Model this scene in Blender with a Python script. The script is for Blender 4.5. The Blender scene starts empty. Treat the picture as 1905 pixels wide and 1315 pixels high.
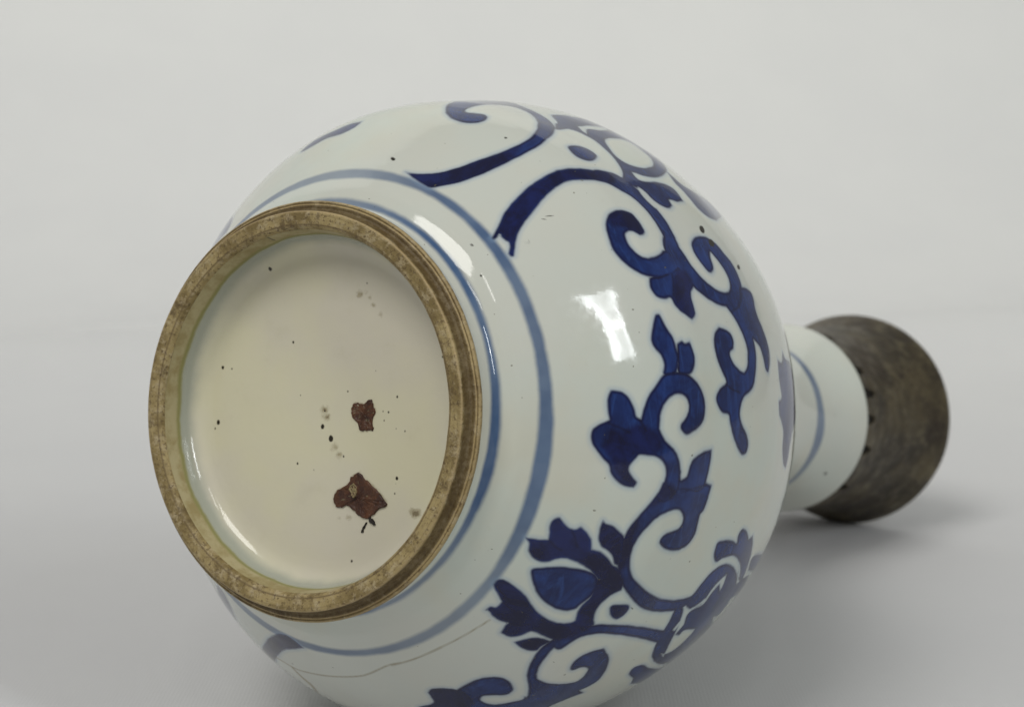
import bpy, math
import numpy as np

S = 0.045                      # metres per foot-ring radius (the vase foot is 9 cm across)
R = math.radians
scene = bpy.context.scene
col = scene.collection

# ------------------------------------------------------------------ camera
cam_d = bpy.data.cameras.new('camera')
cam_d.sensor_width = 36.0
cam_d.lens = 64.465
cam_d.clip_start = 0.01
cam_d.clip_end = 100.0
cam_d.dof.use_dof = True
cam_d.dof.focus_distance = 9.0 * S
cam_d.dof.aperture_fstop = 22.0
cam = bpy.data.objects.new('camera', cam_d)
cam.location = (0, 0, 3.747 * S)
cam.rotation_euler = (R(90 - 8.883), 0, 0)
col.objects.link(cam)
scene.camera = cam

# ------------------------------------------------------------------ light
world = bpy.data.worlds.new('World')
scene.world = world
world.use_nodes = True
bg = world.node_tree.nodes['Background']
bg.inputs['Color'].default_value = (1.0, 0.995, 0.965, 1)
bg.inputs['Strength'].default_value = 0.25

VC = (0.15 * S, 9.6 * S, 1.7 * S)          # about the middle of the vase


def area(name, az, el, dist, w, h, power, color, spin=0.0):
    """Area lamp seen from the vase at azimuth az (0 = away from the camera, 90 = right) and elevation el."""
    d = bpy.data.lights.new(name, 'AREA')
    d.shape = 'RECTANGLE'
    d.size, d.size_y = w, h
    d.energy = power
    d.color = color
    o = bpy.data.objects.new(name, d)
    v = np.array([math.sin(R(az)) * math.cos(R(el)), math.cos(R(az)) * math.cos(R(el)), math.sin(R(el))])
    o.location = tuple(np.array(VC) + v * dist)
    from mathutils import Vector, Matrix
    q = Vector(v).to_track_quat('Z', 'Y')
    o.rotation_euler = (q.to_matrix() @ Matrix.Rotation(R(spin), 3, 'Z')).to_euler()
    col.objects.link(o)
    return o


win = area('window_lamp', 135.8, 35, 5.0, 0.52, 1.9, 44.0, (0.93, 0.975, 1.0))
area('bulb_lamp', 134.8, 34, 4.9, 0.13, 0.13, 7.0, (1.0, 0.97, 0.90))
area('left_window_lamp', -142, 56, 3.5, 1.5, 1.5, 49.0, (1.0, 0.98, 0.935))
area('front_lamp', 178, 53, 3.0, 0.28, 0.62, 3.0, (1.0, 0.98, 0.93))
bl = area('backdrop_fill', -20, 60, 1.3, 1.4, 0.5, 11.0, (0.99, 1.0, 0.87))  # added fill light with no known source, only to brighten the cloth behind
bl.location = (0.18, 0.75, 1.35)
bl.rotation_euler = (R(80), 0, R(-6))


def window_panes(lamp):
    """The window is brighter along its sides than in the middle, where a curtain hangs."""
    d = lamp.data
    d.use_nodes = True
    t = d.node_tree
    em = t.nodes['Emission']
    g = t.nodes.new('ShaderNodeNewGeometry')
    s = t.nodes.new('ShaderNodeSeparateXYZ')
    t.links.new(g.outputs['Parametric'], s.inputs[0])
    r = t.nodes.new('ShaderNodeValToRGB')
    r.color_ramp.elements[0].position = 0.0
    r.color_ramp.elements[0].color = (1.4, 1.4, 1.4, 1)
    r.color_ramp.elements[1].position = 1.0
    r.color_ramp.elements[1].color = (1.3, 1.3, 1.3, 1)
    for p, c in ((0.22, 1.4), (0.34, 0.55), (0.80, 0.55), (0.88, 1.2)):
        e = r.color_ramp.elements.new(p)
        e.color = (c, c, c, 1)
    n = t.nodes.new('ShaderNodeTexNoise')
    n.inputs['Scale'].default_value = 7.0
    t.links.new(g.outputs['Parametric'], n.inputs['Vector'])
    t.links.new(s.outputs['X'], r.inputs['Fac'])
    m = t.nodes.new('ShaderNodeMath')
    m.operation = 'MULTIPLY'
    t.links.new(r.outputs['Color'], m.inputs[0])
    m2 = t.nodes.new('ShaderNodeMapRange')
    m2.inputs[1].default_value, m2.inputs[2].default_value = 0.35, 0.65
    m2.inputs[3].default_value, m2.inputs[4].default_value = 0.75, 1.25
    t.links.new(n.outputs['Fac'], m2.inputs[0])
    t.links.new(m2.outputs[0], m.inputs[1])
    t.links.new(m.outputs[0], em.inputs['Strength'])


window_panes(win)

scene.view_settings.view_transform = 'Standard'
scene.view_settings.look = 'None'
scene.view_settings.exposure = 0.11
scene.view_settings.gamma = 1.0

# ------------------------------------------------------------------ measured shape of the vase and its brushwork
# profile (height along the axis, radius) and brush shapes (angle in degrees, height), in foot-ring radii
PROFILE = [(0.0799, 1.0572), (0.1234, 1.0493), (0.1669, 1.0411), (0.2104, 1.0463), (0.2539, 1.0776), (0.2974, 1.1345), (0.3409, 1.1890), (0.3844, 1.2333), (0.4279, 1.2733), (0.4713, 1.3129), (0.5148, 1.3523), (0.5583, 1.3912), (0.6018, 1.4293), (0.6453, 1.4666), (0.6888, 1.5027), (0.7323, 1.5375), (0.7758, 1.5705), (0.8193, 1.6012), (0.8627, 1.6287), (0.9062, 1.6522), (0.9497, 1.6718), (1.0657, 1.7071), (1.1817, 1.7272), (1.2976, 1.7469), (1.4136, 1.7661), (1.5296, 1.7794), (1.6456, 1.7847), (1.7615, 1.7797), (1.8775, 1.7655), (1.9935, 1.7459), (2.1094, 1.7239), (2.2254, 1.6977), (2.3414, 1.6655), (2.4573, 1.6250), (2.5733, 1.5754), (2.6893, 1.5231), (2.8053, 1.4711), (2.9212, 1.4178), (3.0372, 1.3654), (3.1532, 1.3148), (3.2691, 1.2646), (3.3851, 1.2126), (3.5011, 1.1458), (3.6171, 1.0795), (3.7330, 1.0123), (3.8490, 0.9427), (3.9650, 0.8771), (4.0809, 0.8176), (4.1969, 0.7664), (4.3129, 0.7243), (4.4289, 0.6888), (4.5448, 0.6593), (4.6608, 0.6342), (4.7768, 0.6145), (4.8927, 0.6006), (5.0087, 0.5907), (5.1247, 0.5840), (5.2407, 0.5814), (5.3566, 0.5863), (5.4726, 0.6022), (5.5886, 0.6274), (5.7045, 0.6613), (5.8205, 0.7036), (5.8640, 0.7190)]
PAINT = [
    ('mid', '-74.8,0.428 -73.9,0.429 -72.7,0.432 -71.4,0.438 -70.1,0.449 -68.8,0.463 -67.6,0.481 -66.6,0.501 -65.8,0.523 -65.0,0.547 -64.4,0.571 -63.9,0.597 -63.3,0.627 -62.5,0.662 -61.8,0.702 -61.3,0.740 -61.0,0.777 -60.8,0.813 -60.8,0.847 -60.9,0.877 -61.2,0.905 -61.6,0.932 -62.1,0.961 -62.7,0.991 -63.5,1.021 -64.2,1.049 -65.0,1.077 -65.9,1.105 -66.9,1.133 -68.1,1.161 -69.2,1.185 -70.5,1.205 -71.8,1.222 -73.0,1.234 -74.0,1.237 -74.9,1.232 -75.7,1.221 -76.3,1.205 -76.7,1.179 -76.9,1.145 -77.0,1.105 -77.1,1.066 -77.2,1.034 -77.3,1.009 -77.3,0.987 -77.3,0.966 -77.2,0.943 -77.1,0.922 -76.9,0.907 -76.7,0.899 -76.3,0.895 -75.9,0.894 -75.4,0.896 -74.9,0.900 -74.3,0.904 -73.8,0.908 -73.2,0.912 -72.7,0.913 -72.2,0.910 -71.8,0.905 -71.5,0.897 -71.2,0.885 -71.0,0.870 -71.0,0.857 -71.2,0.843 -71.5,0.830 -72.0,0.819 -72.6,0.810 -73.4,0.803 -74.2,0.799 -75.1,0.799 -76.1,0.802 -77.1,0.808 -78.0,0.819 -79.0,0.834 -79.9,0.852 -80.6,0.876 -81.4,0.905 -82.0,0.935 -82.4,0.962 -82.7,0.987 -82.9,1.017 -83.2,1.066 -86.6,1.258 -86.0,1.282 -84.9,1.274 -85.0,1.321 -84.6,1.352 -83.9,1.369 -82.8,1.373 -81.4,1.367 -80.9,1.402 -80.1,1.425 -78.1,1.391 -76.3,1.359 -74.5,1.331 -72.9,1.307 -71.4,1.286 -69.9,1.267 -68.5,1.250 -67.3,1.234 -66.2,1.219 -65.1,1.200 -64.1,1.179 -63.1,1.156 -62.0,1.125 -61.1,1.083 -60.2,1.040 -59.6,1.005 -59.2,0.979 -59.0,0.958 -58.7,0.937 -58.5,0.916 -58.3,0.896 -58.1,0.873 -58.0,0.845 -58.0,0.816 -58.1,0.788 -58.1,0.765 -58.2,0.742 -58.4,0.717 -58.5,0.685 -58.8,0.651 -59.1,0.618 -59.5,0.587 -59.9,0.558 -60.4,0.533 -60.8,0.513 -61.2,0.497 -61.6,0.481 -62.1,0.466 -62.7,0.452 -63.3,0.439 -64.0,0.425 -64.7,0.411 -65.4,0.402 -66.2,0.398 -66.9,0.398 -67.8,0.399 -69.0,0.401 -70.4,0.405 -71.7,0.410 -72.9,0.416 -74.0,0.423'),
    ('dark', '-74.8,0.428 -73.9,0.429 -72.7,0.432 -71.4,0.438 -70.1,0.449 -68.8,0.463 -67.6,0.481 -66.6,0.501 -65.8,0.523 -65.0,0.547 -64.4,0.571 -63.9,0.597 -63.3,0.627 -62.5,0.663 -61.8,0.704 -61.3,0.740 -61.0,0.771 -60.9,0.796 -60.6,0.807 -59.9,0.796 -59.0,0.771 -58.4,0.740 -58.4,0.702 -58.7,0.657 -59.1,0.618 -59.5,0.586 -59.9,0.558 -60.4,0.533 -60.8,0.513 -61.2,0.497 -61.6,0.481 -62.1,0.466 -62.7,0.452 -63.3,0.439 -64.0,0.425 -64.7,0.411 -65.4,0.402 -66.3,0.400 -67.1,0.402 -68.1,0.405 -69.3,0.407 -70.6,0.410 -71.9,0.414 -73.0,0.419 -74.0,0.424'),
    ('mid', '-113.5,0.766 -113.0,0.785 -112.3,0.814 -111.3,0.837 -109.7,0.836 -107.9,0.829 -106.2,0.826 -104.9,0.829 -103.6,0.834 -102.4,0.835 -101.0,0.830 -99.7,0.821 -98.8,0.817 -98.9,0.801 -99.0,0.779 -99.4,0.761 -100.2,0.749 -101.2,0.740 -102.3,0.736 -103.5,0.739 -104.9,0.747 -106.2,0.753 -107.5,0.751 -108.7,0.745 -109.9,0.741 -110.8,0.738 -111.6,0.737 -112.2,0.739 -112.8,0.746 -113.2,0.757'),
    ('mid', '-133.6,0.684 -133.1,0.638 -132.6,0.586 -132.5,0.546 -132.6,0.520 -132.8,0.502 -133.4,0.492 -134.2,0.499 -135.4,0.518 -136.6,0.533 -137.9,0.537 -127.0,0.080 -128.2,0.080 -141.0,0.606 -141.3,0.686 -140.0,0.682 -140.0,0.743 -138.8,0.738 -137.1,0.707 -135.9,0.702 -135.2,0.723'),
    ('dark', '-44.3,0.398 -44.8,0.410 -45.5,0.427 -46.2,0.446 -46.9,0.464 -47.7,0.484 -48.4,0.505 -48.9,0.528 -49.5,0.554 -49.9,0.579 -50.3,0.604 -50.6,0.629 -50.9,0.655 -51.0,0.681 -51.2,0.707 -51.2,0.732 -51.3,0.755 -51.3,0.777 -51.2,0.798 -51.2,0.817 -51.0,0.835 -50.8,0.852 -50.6,0.870 -50.3,0.888 -49.9,0.907 -49.6,0.928 -49.2,0.950 -48.9,0.973 -48.5,0.998 -48.2,1.024 -47.9,1.049 -47.6,1.075 -47.3,1.100 -46.9,1.110 -46.0,1.098 -45.0,1.073 -44.4,1.046 -44.5,1.020 -45.1,0.992 -45.6,0.967 -46.0,0.944 -46.3,0.922 -46.6,0.901 -47.0,0.880 -47.3,0.859 -47.6,0.841 -47.8,0.825 -47.9,0.811 -48.0,0.795 -47.9,0.775 -47.8,0.753 -47.6,0.730 -47.3,0.705 -46.9,0.678 -46.5,0.652 -46.0,0.629 -45.5,0.607 -45.0,0.586 -44.5,0.566 -44.1,0.547 -43.6,0.530 -43.1,0.514 -42.6,0.501 -42.1,0.488 -41.6,0.478 -41.1,0.470 -40.6,0.462 -40.0,0.454 -39.4,0.447 -38.9,0.440 -38.4,0.434 -38.0,0.429 -37.7,0.425 -37.7,0.422 -37.7,0.418 -37.9,0.415 -38.1,0.413 -38.5,0.413 -38.8,0.412 -39.4,0.420 -40.2,0.431 -41.0,0.438 -41.4,0.439 -41.7,0.436 -42.0,0.433 -42.4,0.431 -42.8,0.429 -43.2,0.428 -43.6,0.429 -43.9,0.431 -44.2,0.430 -44.1,0.426 -43.8,0.419 -43.6,0.412 -43.6,0.407 -43.6,0.402 -43.7,0.399 -43.8,0.398 -44.1,0.398'),
    ('mid', '-46.2,0.942 -45.8,0.958 -45.4,0.975 -45.1,0.991 -44.7,1.005 -44.3,1.017 -43.8,1.028 -43.3,1.039 -42.8,1.050 -42.3,1.063 -41.9,1.075 -41.4,1.087 -40.9,1.098 -40.3,1.108 -39.7,1.117 -39.0,1.125 -38.4,1.131 -37.7,1.136 -36.9,1.139 -36.2,1.141 -35.5,1.143 -34.7,1.143 -34.1,1.143 -33.4,1.142 -32.7,1.139 -32.0,1.135 -31.3,1.128 -30.7,1.121 -30.0,1.114 -29.5,1.108 -29.0,1.100 -28.5,1.093 -28.0,1.085 -27.3,1.087 -27.0,1.106 -26.9,1.136 -27.3,1.171 -27.9,1.201 -28.6,1.217 -29.1,1.221 -29.6,1.225 -30.2,1.229 -30.8,1.233 -31.4,1.235 -32.2,1.238 -32.9,1.241 -33.6,1.242 -34.4,1.243 -35.1,1.244 -35.9,1.244 -36.6,1.242 -37.4,1.240 -38.2,1.236 -39.0,1.232 -39.7,1.227 -40.5,1.222 -41.2,1.216 -41.9,1.209 -42.6,1.203 -43.3,1.196 -43.9,1.190 -44.6,1.182 -45.1,1.172 -45.7,1.161 -46.3,1.147 -46.8,1.131 -47.3,1.111 -47.6,1.087 -47.9,1.063 -48.2,1.040 -48.5,1.020 -48.6,1.000 -48.4,0.976 -47.9,0.953 -47.2,0.939 -46.6,0.935'),
    ('mid', '-31.6,1.112 -31.2,1.105 -30.8,1.098 -30.2,1.091 -29.6,1.088 -29.0,1.091 -28.5,1.097 -28.1,1.104 -27.6,1.110 -27.0,1.117 -26.3,1.125 -25.6,1.135 -25.0,1.145 -24.4,1.156 -23.9,1.167 -23.4,1.179 -22.9,1.194 -22.3,1.211 -21.8,1.230 -21.3,1.250 -20.8,1.271 -20.3,1.293 -20.0,1.317 -19.6,1.342 -19.3,1.368 -19.1,1.398 -19.0,1.427 -19.0,1.449 -18.9,1.468 -19.2,1.512 -19.7,1.553 -20.5,1.580 -21.2,1.584 -21.7,1.563 -21.9,1.524 -21.8,1.497 -21.7,1.474 -21.7,1.460 -21.7,1.446 -21.8,1.427 -22.0,1.407 -22.3,1.386 -22.7,1.367 -23.1,1.349 -23.5,1.332 -24.0,1.316 -24.5,1.302 -25.0,1.290 -25.5,1.280 -26.0,1.271 -26.5,1.262 -27.1,1.255 -27.8,1.249 -28.5,1.244 -29.1,1.239 -29.7,1.234 -30.2,1.229 -30.6,1.226 -30.9,1.226 -31.1,1.227 -31.3,1.230 -31.7,1.235 -32.1,1.240 -32.8,1.242 -33.2,1.227 -33.2,1.197 -32.9,1.161 -32.3,1.130'),
    ('mid', '-19.6,1.564 -20.1,1.584 -20.7,1.606 -21.3,1.633 -22.1,1.658 -22.8,1.674 -23.4,1.684 -24.1,1.689 -24.7,1.691 -25.3,1.692 -26.0,1.690 -26.7,1.686 -27.3,1.680 -27.9,1.671 -28.4,1.658 -28.9,1.646 -29.3,1.635 -29.8,1.626 -30.3,1.617 -30.8,1.607 -31.3,1.594 -31.6,1.577 -31.9,1.558 -32.2,1.541 -32.4,1.525 -32.5,1.505 -32.4,1.477 -32.0,1.450 -31.5,1.431 -31.0,1.424 -30.7,1.431 -30.4,1.445 -30.1,1.459 -29.9,1.471 -29.6,1.482 -29.3,1.491 -28.9,1.499 -28.4,1.508 -28.0,1.516 -27.5,1.525 -27.0,1.533 -26.5,1.540 -26.0,1.545 -25.4,1.549 -24.9,1.553 -24.3,1.554 -23.8,1.551 -23.3,1.546 -22.9,1.538 -22.5,1.529 -22.2,1.519 -21.9,1.506 -21.5,1.488 -21.0,1.466 -20.5,1.443 -19.8,1.427 -19.2,1.430 -18.8,1.452 -18.7,1.488 -19.0,1.529'),
    ('mid', '-31.0,1.350 -31.4,1.362 -31.7,1.379 -32.0,1.397 -32.3,1.418 -32.4,1.441 -32.5,1.464 -32.5,1.485 -32.5,1.506 -32.3,1.525 -32.1,1.546 -31.8,1.566 -31.4,1.577 -31.1,1.577 -30.7,1.568 -30.3,1.554 -29.9,1.531 -29.5,1.505 -29.2,1.484 -28.8,1.473 -28.5,1.467 -28.1,1.462 -27.5,1.458 -26.8,1.455 -26.3,1.449 -25.8,1.438 -25.5,1.423 -25.3,1.413 -25.2,1.405 -25.2,1.394 -25.3,1.384 -25.6,1.375 -26.0,1.367 -26.5,1.359 -27.1,1.350 -27.7,1.343 -28.3,1.337 -28.8,1.334 -29.2,1.332 -29.6,1.333 -30.1,1.336 -30.6,1.341'),
    ('mid', '-15.5,1.317 -15.2,1.303 -14.8,1.283 -14.3,1.267 -13.8,1.257 -13.2,1.250 -12.6,1.246 -11.9,1.244 -11.1,1.245 -10.4,1.248 -9.6,1.254 -8.9,1.262 -8.2,1.272 -7.4,1.286 -6.7,1.301 -6.1,1.306 -5.7,1.292 -5.4,1.268 -5.0,1.247 -4.5,1.232 -4.0,1.219 -3.5,1.212 -3.0,1.211 -2.6,1.216 -2.1,1.224 -1.7,1.235 -1.2,1.250 -0.9,1.265 -0.8,1.283 -0.8,1.301 -0.7,1.316 -0.3,1.323 0.3,1.327 0.8,1.331 1.4,1.339 2.1,1.349 2.7,1.360 3.4,1.372 4.0,1.386 4.6,1.401 5.2,1.419 5.7,1.440 6.0,1.454 6.0,1.466 5.9,1.482 5.7,1.495 5.3,1.503 4.7,1.509 4.1,1.510 3.5,1.505 3.0,1.496 2.4,1.484 1.9,1.469 1.4,1.452 0.8,1.438 0.3,1.428 -0.3,1.420 -0.8,1.417 -1.4,1.419 -2.0,1.425 -2.6,1.433 -3.0,1.442 -3.4,1.453 -3.8,1.467 -4.1,1.488 -4.4,1.513 -4.8,1.535 -5.2,1.552 -5.7,1.565 -6.3,1.578 -7.1,1.590 -8.0,1.603 -8.8,1.614 -9.7,1.623 -10.6,1.631 -11.4,1.636 -12.2,1.637 -13.0,1.636 -13.5,1.634 -13.2,1.650 -12.8,1.674 -12.3,1.694 -11.7,1.706 -11.0,1.714 -10.4,1.720 -9.7,1.724 -8.9,1.726 -8.4,1.731 -8.1,1.742 -8.0,1.756 -7.9,1.766 -8.3,1.779 -9.0,1.798 -9.7,1.814 -10.3,1.826 -11.0,1.834 -11.7,1.839 -12.4,1.839 -13.0,1.834 -13.7,1.828 -14.5,1.819 -15.2,1.809 -16.0,1.799 -16.6,1.790 -17.1,1.780 -17.7,1.773 -18.3,1.770 -19.0,1.770 -19.6,1.773 -20.1,1.780 -20.5,1.789 -20.9,1.795 -21.4,1.798 -21.9,1.799 -22.3,1.793 -22.6,1.780 -22.7,1.760 -22.9,1.738 -23.0,1.716 -23.0,1.692 -22.9,1.657 -22.5,1.605 -22.1,1.547 -21.5,1.501 -20.7,1.470 -19.7,1.447 -19.0,1.432 -18.6,1.442 -18.0,1.457 -17.4,1.471 -16.8,1.483 -16.2,1.494 -15.5,1.504 -14.8,1.515 -14.1,1.525 -13.4,1.532 -12.7,1.537 -11.9,1.540 -11.4,1.541 -11.1,1.540 -11.0,1.537 -10.7,1.533 -10.2,1.529 -9.6,1.525 -9.1,1.518 -8.5,1.507 -8.1,1.493 -7.8,1.477 -7.9,1.458 -8.1,1.437 -8.5,1.419 -8.8,1.404 -9.2,1.392 -9.6,1.382 -10.0,1.375 -10.5,1.370 -10.9,1.371 -11.3,1.381 -11.5,1.396 -11.7,1.408 -12.0,1.412 -12.5,1.419 -12.9,1.422 -13.4,1.422 -13.9,1.418 -14.3,1.412 -14.6,1.403 -14.8,1.391 -15.0,1.376 -15.2,1.356 -15.4,1.333'),
    ('mid', '-37.2,0.836 -37.7,0.846 -38.1,0.858 -38.5,0.871 -38.7,0.887 -38.8,0.905 -38.9,0.923 -38.8,0.939 -38.7,0.954 -38.5,0.969 -38.3,0.983 -38.0,0.997 -37.7,1.008 -37.2,1.014 -36.7,1.017 -36.2,1.019 -35.6,1.021 -35.1,1.022 -34.7,1.022 -34.3,1.022 -34.0,1.022 -33.7,1.019 -33.4,1.015 -33.3,1.008 -33.1,1.000 -33.0,0.990 -33.0,0.978 -33.0,0.971 -33.2,0.965 -33.5,0.957 -33.8,0.948 -34.0,0.940 -34.1,0.931 -34.2,0.922 -34.1,0.912 -34.0,0.903 -33.8,0.895 -33.4,0.889 -33.0,0.886 -32.5,0.883 -32.0,0.882 -31.5,0.883 -31.1,0.885 -30.6,0.889 -30.1,0.894 -29.7,0.900 -29.3,0.910 -28.9,0.921 -28.7,0.934 -28.5,0.949 -28.6,0.967 -28.6,0.985 -28.7,1.004 -28.9,1.024 -29.1,1.042 -29.3,1.057 -29.6,1.070 -29.7,1.086 -29.6,1.112 -29.5,1.143 -29.1,1.167 -28.6,1.185 -27.8,1.197 -27.0,1.194 -26.3,1.168 -25.6,1.126 -25.0,1.085 -24.6,1.046 -24.5,1.008 -24.4,0.977 -24.5,0.953 -24.7,0.934 -24.9,0.916 -25.1,0.901 -25.4,0.886 -25.7,0.873 -26.2,0.859 -26.7,0.846 -27.3,0.834 -27.9,0.824 -28.5,0.816 -29.2,0.809 -29.9,0.803 -30.7,0.798 -31.5,0.796 -32.3,0.797 -33.2,0.801 -34.0,0.805 -34.7,0.809 -35.4,0.814 -35.9,0.819 -36.4,0.824 -36.8,0.829'),
    ('mid', '-24.5,0.903 -24.1,0.898 -23.5,0.893 -23.0,0.891 -22.5,0.892 -22.1,0.895 -21.7,0.900 -21.3,0.906 -21.0,0.915 -20.8,0.926 -20.7,0.938 -20.6,0.952 -20.6,0.965 -20.7,0.976 -20.8,0.985 -20.7,0.993 -20.4,0.997 -19.8,1.000 -19.4,1.004 -19.0,1.012 -18.7,1.021 -18.3,1.031 -18.0,1.044 -17.7,1.058 -17.4,1.071 -17.1,1.083 -16.9,1.094 -16.7,1.101 -16.9,1.113 -17.2,1.130 -17.6,1.143 -17.9,1.149 -18.3,1.150 -18.8,1.151 -19.3,1.152 -19.9,1.152 -20.5,1.153 -21.0,1.157 -21.4,1.163 -21.7,1.167 -22.0,1.180 -22.5,1.199 -23.0,1.218 -23.3,1.235 -23.5,1.251 -24.0,1.258 -24.7,1.256 -25.6,1.246 -26.3,1.226 -26.4,1.192 -26.2,1.148 -26.0,1.103 -25.7,1.061 -25.4,1.021 -25.1,0.987 -25.0,0.958 -25.0,0.934 -24.9,0.916 -24.8,0.908 -24.7,0.906'),
    ('dark', '-25.0,1.074 -25.7,1.106 -26.0,1.142 -26.0,1.173 -25.6,1.196 -24.8,1.212 -24.0,1.218 -23.2,1.204 -22.4,1.180 -21.7,1.161 -21.2,1.154 -20.9,1.151 -20.5,1.150 -19.9,1.148 -19.3,1.148 -18.8,1.148 -18.4,1.147 -18.0,1.145 -17.7,1.140 -17.4,1.128 -17.0,1.113 -16.8,1.103 -17.0,1.095 -17.2,1.084 -17.5,1.072 -17.8,1.059 -18.1,1.045 -18.5,1.033 -18.7,1.023 -19.0,1.014 -19.3,1.009 -19.8,1.007 -20.3,1.009 -21.1,1.016 -22.3,1.029 -23.8,1.049'),
    ('dark', '-38.5,0.871 -38.7,0.886 -38.8,0.904 -38.8,0.921 -38.7,0.937 -38.6,0.952 -38.4,0.967 -38.2,0.981 -38.0,0.994 -37.6,1.004 -37.1,1.011 -36.6,1.014 -36.0,1.016 -35.5,1.019 -34.9,1.021 -34.4,1.021 -34.0,1.018 -33.6,1.012 -33.3,1.004 -33.2,0.993 -33.2,0.981 -33.2,0.973 -33.4,0.968 -33.7,0.961 -34.0,0.952 -34.2,0.942 -34.3,0.930 -34.5,0.919 -34.7,0.909 -35.0,0.900 -35.2,0.890 -35.5,0.879 -35.7,0.867 -36.0,0.858 -36.3,0.852 -36.7,0.848 -37.1,0.848 -37.6,0.853 -38.1,0.861'),
    ('mid', '-68.3,1.341 -68.3,1.368 -68.4,1.407 -68.4,1.447 -68.2,1.481 -67.9,1.513 -67.6,1.547 -67.6,1.582 -67.6,1.621 -67.7,1.669 -66.5,1.658 -65.3,1.651 -64.7,1.681 -63.9,1.708 -63.1,1.738 -61.1,1.704 -60.3,1.728 -59.5,1.753 -58.6,1.770 -57.5,1.777 -56.3,1.777 -55.7,1.813 -54.6,1.827 -53.4,1.827 -51.7,1.790 -50.4,1.756 -49.5,1.724 -48.9,1.704 -48.1,1.660 -47.3,1.608 -46.7,1.563 -46.3,1.523 -46.0,1.485 -45.9,1.452 -45.9,1.422 -46.0,1.395 -46.2,1.371 -46.4,1.349 -46.8,1.330 -47.1,1.315 -47.2,1.303 -47.3,1.295 -47.4,1.289 -46.9,1.284 -46.2,1.279 -45.6,1.280 -45.2,1.290 -45.0,1.307 -44.8,1.328 -44.8,1.353 -44.8,1.382 -44.8,1.412 -44.6,1.442 -44.5,1.473 -44.2,1.499 -43.9,1.519 -43.6,1.533 -43.2,1.543 -42.7,1.548 -42.2,1.548 -41.7,1.547 -41.1,1.544 -40.6,1.541 -40.2,1.538 -40.1,1.520 -40.0,1.495 -39.9,1.472 -40.0,1.454 -40.2,1.437 -40.4,1.423 -40.4,1.413 -40.3,1.406 -40.3,1.401 -39.9,1.398 -39.4,1.395 -39.0,1.393 -38.8,1.380 -38.5,1.363 -38.4,1.346 -38.5,1.329 -38.7,1.312 -39.0,1.297 -39.4,1.283 -39.8,1.272 -40.3,1.262 -40.9,1.256 -41.6,1.252 -42.2,1.248 -42.8,1.240 -43.2,1.232 -43.5,1.224 -43.5,1.218 -43.3,1.213 -43.2,1.206 -43.4,1.198 -43.6,1.189 -43.9,1.178 -44.3,1.166 -44.8,1.154 -45.1,1.144 -45.3,1.137 -45.4,1.133 -45.5,1.131 -45.9,1.149 -46.4,1.174 -47.1,1.197 -47.8,1.214 -48.5,1.227 -49.3,1.239 -50.1,1.249 -50.9,1.258 -51.7,1.265 -52.5,1.272 -53.3,1.277 -54.2,1.282 -55.1,1.288 -56.0,1.293 -56.9,1.296 -57.7,1.295 -58.5,1.290 -59.2,1.284 -59.8,1.278 -60.4,1.271 -60.8,1.261 -61.2,1.248 -61.6,1.232 -61.7,1.210 -61.6,1.173 -61.4,1.133 -61.5,1.113 -62.1,1.127 -63.0,1.164 -64.2,1.206 -65.5,1.251 -67.1,1.301'),
    ('white', '-62.6,1.354 -62.6,1.384 -62.8,1.429 -63.0,1.475 -63.0,1.521 -63.1,1.570 -63.2,1.615 -63.1,1.645 -62.7,1.659 -62.5,1.669 -61.8,1.611 -61.3,1.552 -61.1,1.505 -61.2,1.470 -61.4,1.439 -61.5,1.414 -61.4,1.395 -61.2,1.380 -60.9,1.365 -60.5,1.347 -59.9,1.329 -59.5,1.318 -59.8,1.318 -60.3,1.319 -60.8,1.323 -61.4,1.332 -62.1,1.344'),
    ('white', '-57.3,1.399 -57.7,1.432 -57.9,1.469 -58.0,1.507 -58.1,1.547 -58.2,1.590 -58.2,1.629 -57.9,1.657 -57.4,1.673 -56.7,1.683 -55.8,1.684 -54.8,1.680 -53.8,1.675 -53.0,1.669 -52.3,1.661 -51.5,1.645 -50.7,1.620 -49.9,1.590 -49.3,1.558 -48.9,1.524 -48.7,1.487 -48.5,1.454 -48.5,1.425 -48.6,1.398 -48.8,1.374 -49.1,1.352 -49.5,1.332 -50.0,1.317 -50.6,1.307 -51.3,1.302 -52.0,1.302 -52.8,1.307 -53.7,1.318 -54.5,1.332 -55.5,1.350 -56.5,1.372'),
    ('white', '-68.8,1.336 -68.3,1.327 -67.6,1.314 -66.8,1.299 -66.0,1.278 -65.0,1.256 -64.4,1.240 -64.3,1.229 -64.1,1.214 -64.2,1.206 -64.6,1.210 -65.2,1.223 -66.0,1.242 -66.9,1.271 -68.0,1.308'),
    ('mid', '-48.5,1.676 -48.1,1.679 -47.4,1.683 -46.8,1.690 -46.1,1.697 -45.4,1.707 -44.9,1.722 -44.6,1.749 -44.4,1.784 -44.3,1.826 -44.3,1.873 -44.4,1.930 -44.5,1.989 -44.6,2.044 -44.8,2.098 -44.7,2.144 -44.3,2.159 -43.5,2.153 -42.9,2.156 -42.6,2.181 -42.7,2.219 -41.7,2.174 -40.2,2.066 -38.5,1.933 -37.5,1.858 -37.3,1.817 -37.2,1.767 -37.3,1.727 -37.6,1.699 -38.1,1.676 -38.6,1.660 -39.3,1.652 -40.0,1.649 -40.8,1.647 -41.5,1.645 -42.3,1.644 -43.0,1.642 -43.7,1.637 -44.3,1.630 -45.0,1.629 -46.1,1.640 -47.5,1.658'),
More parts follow.
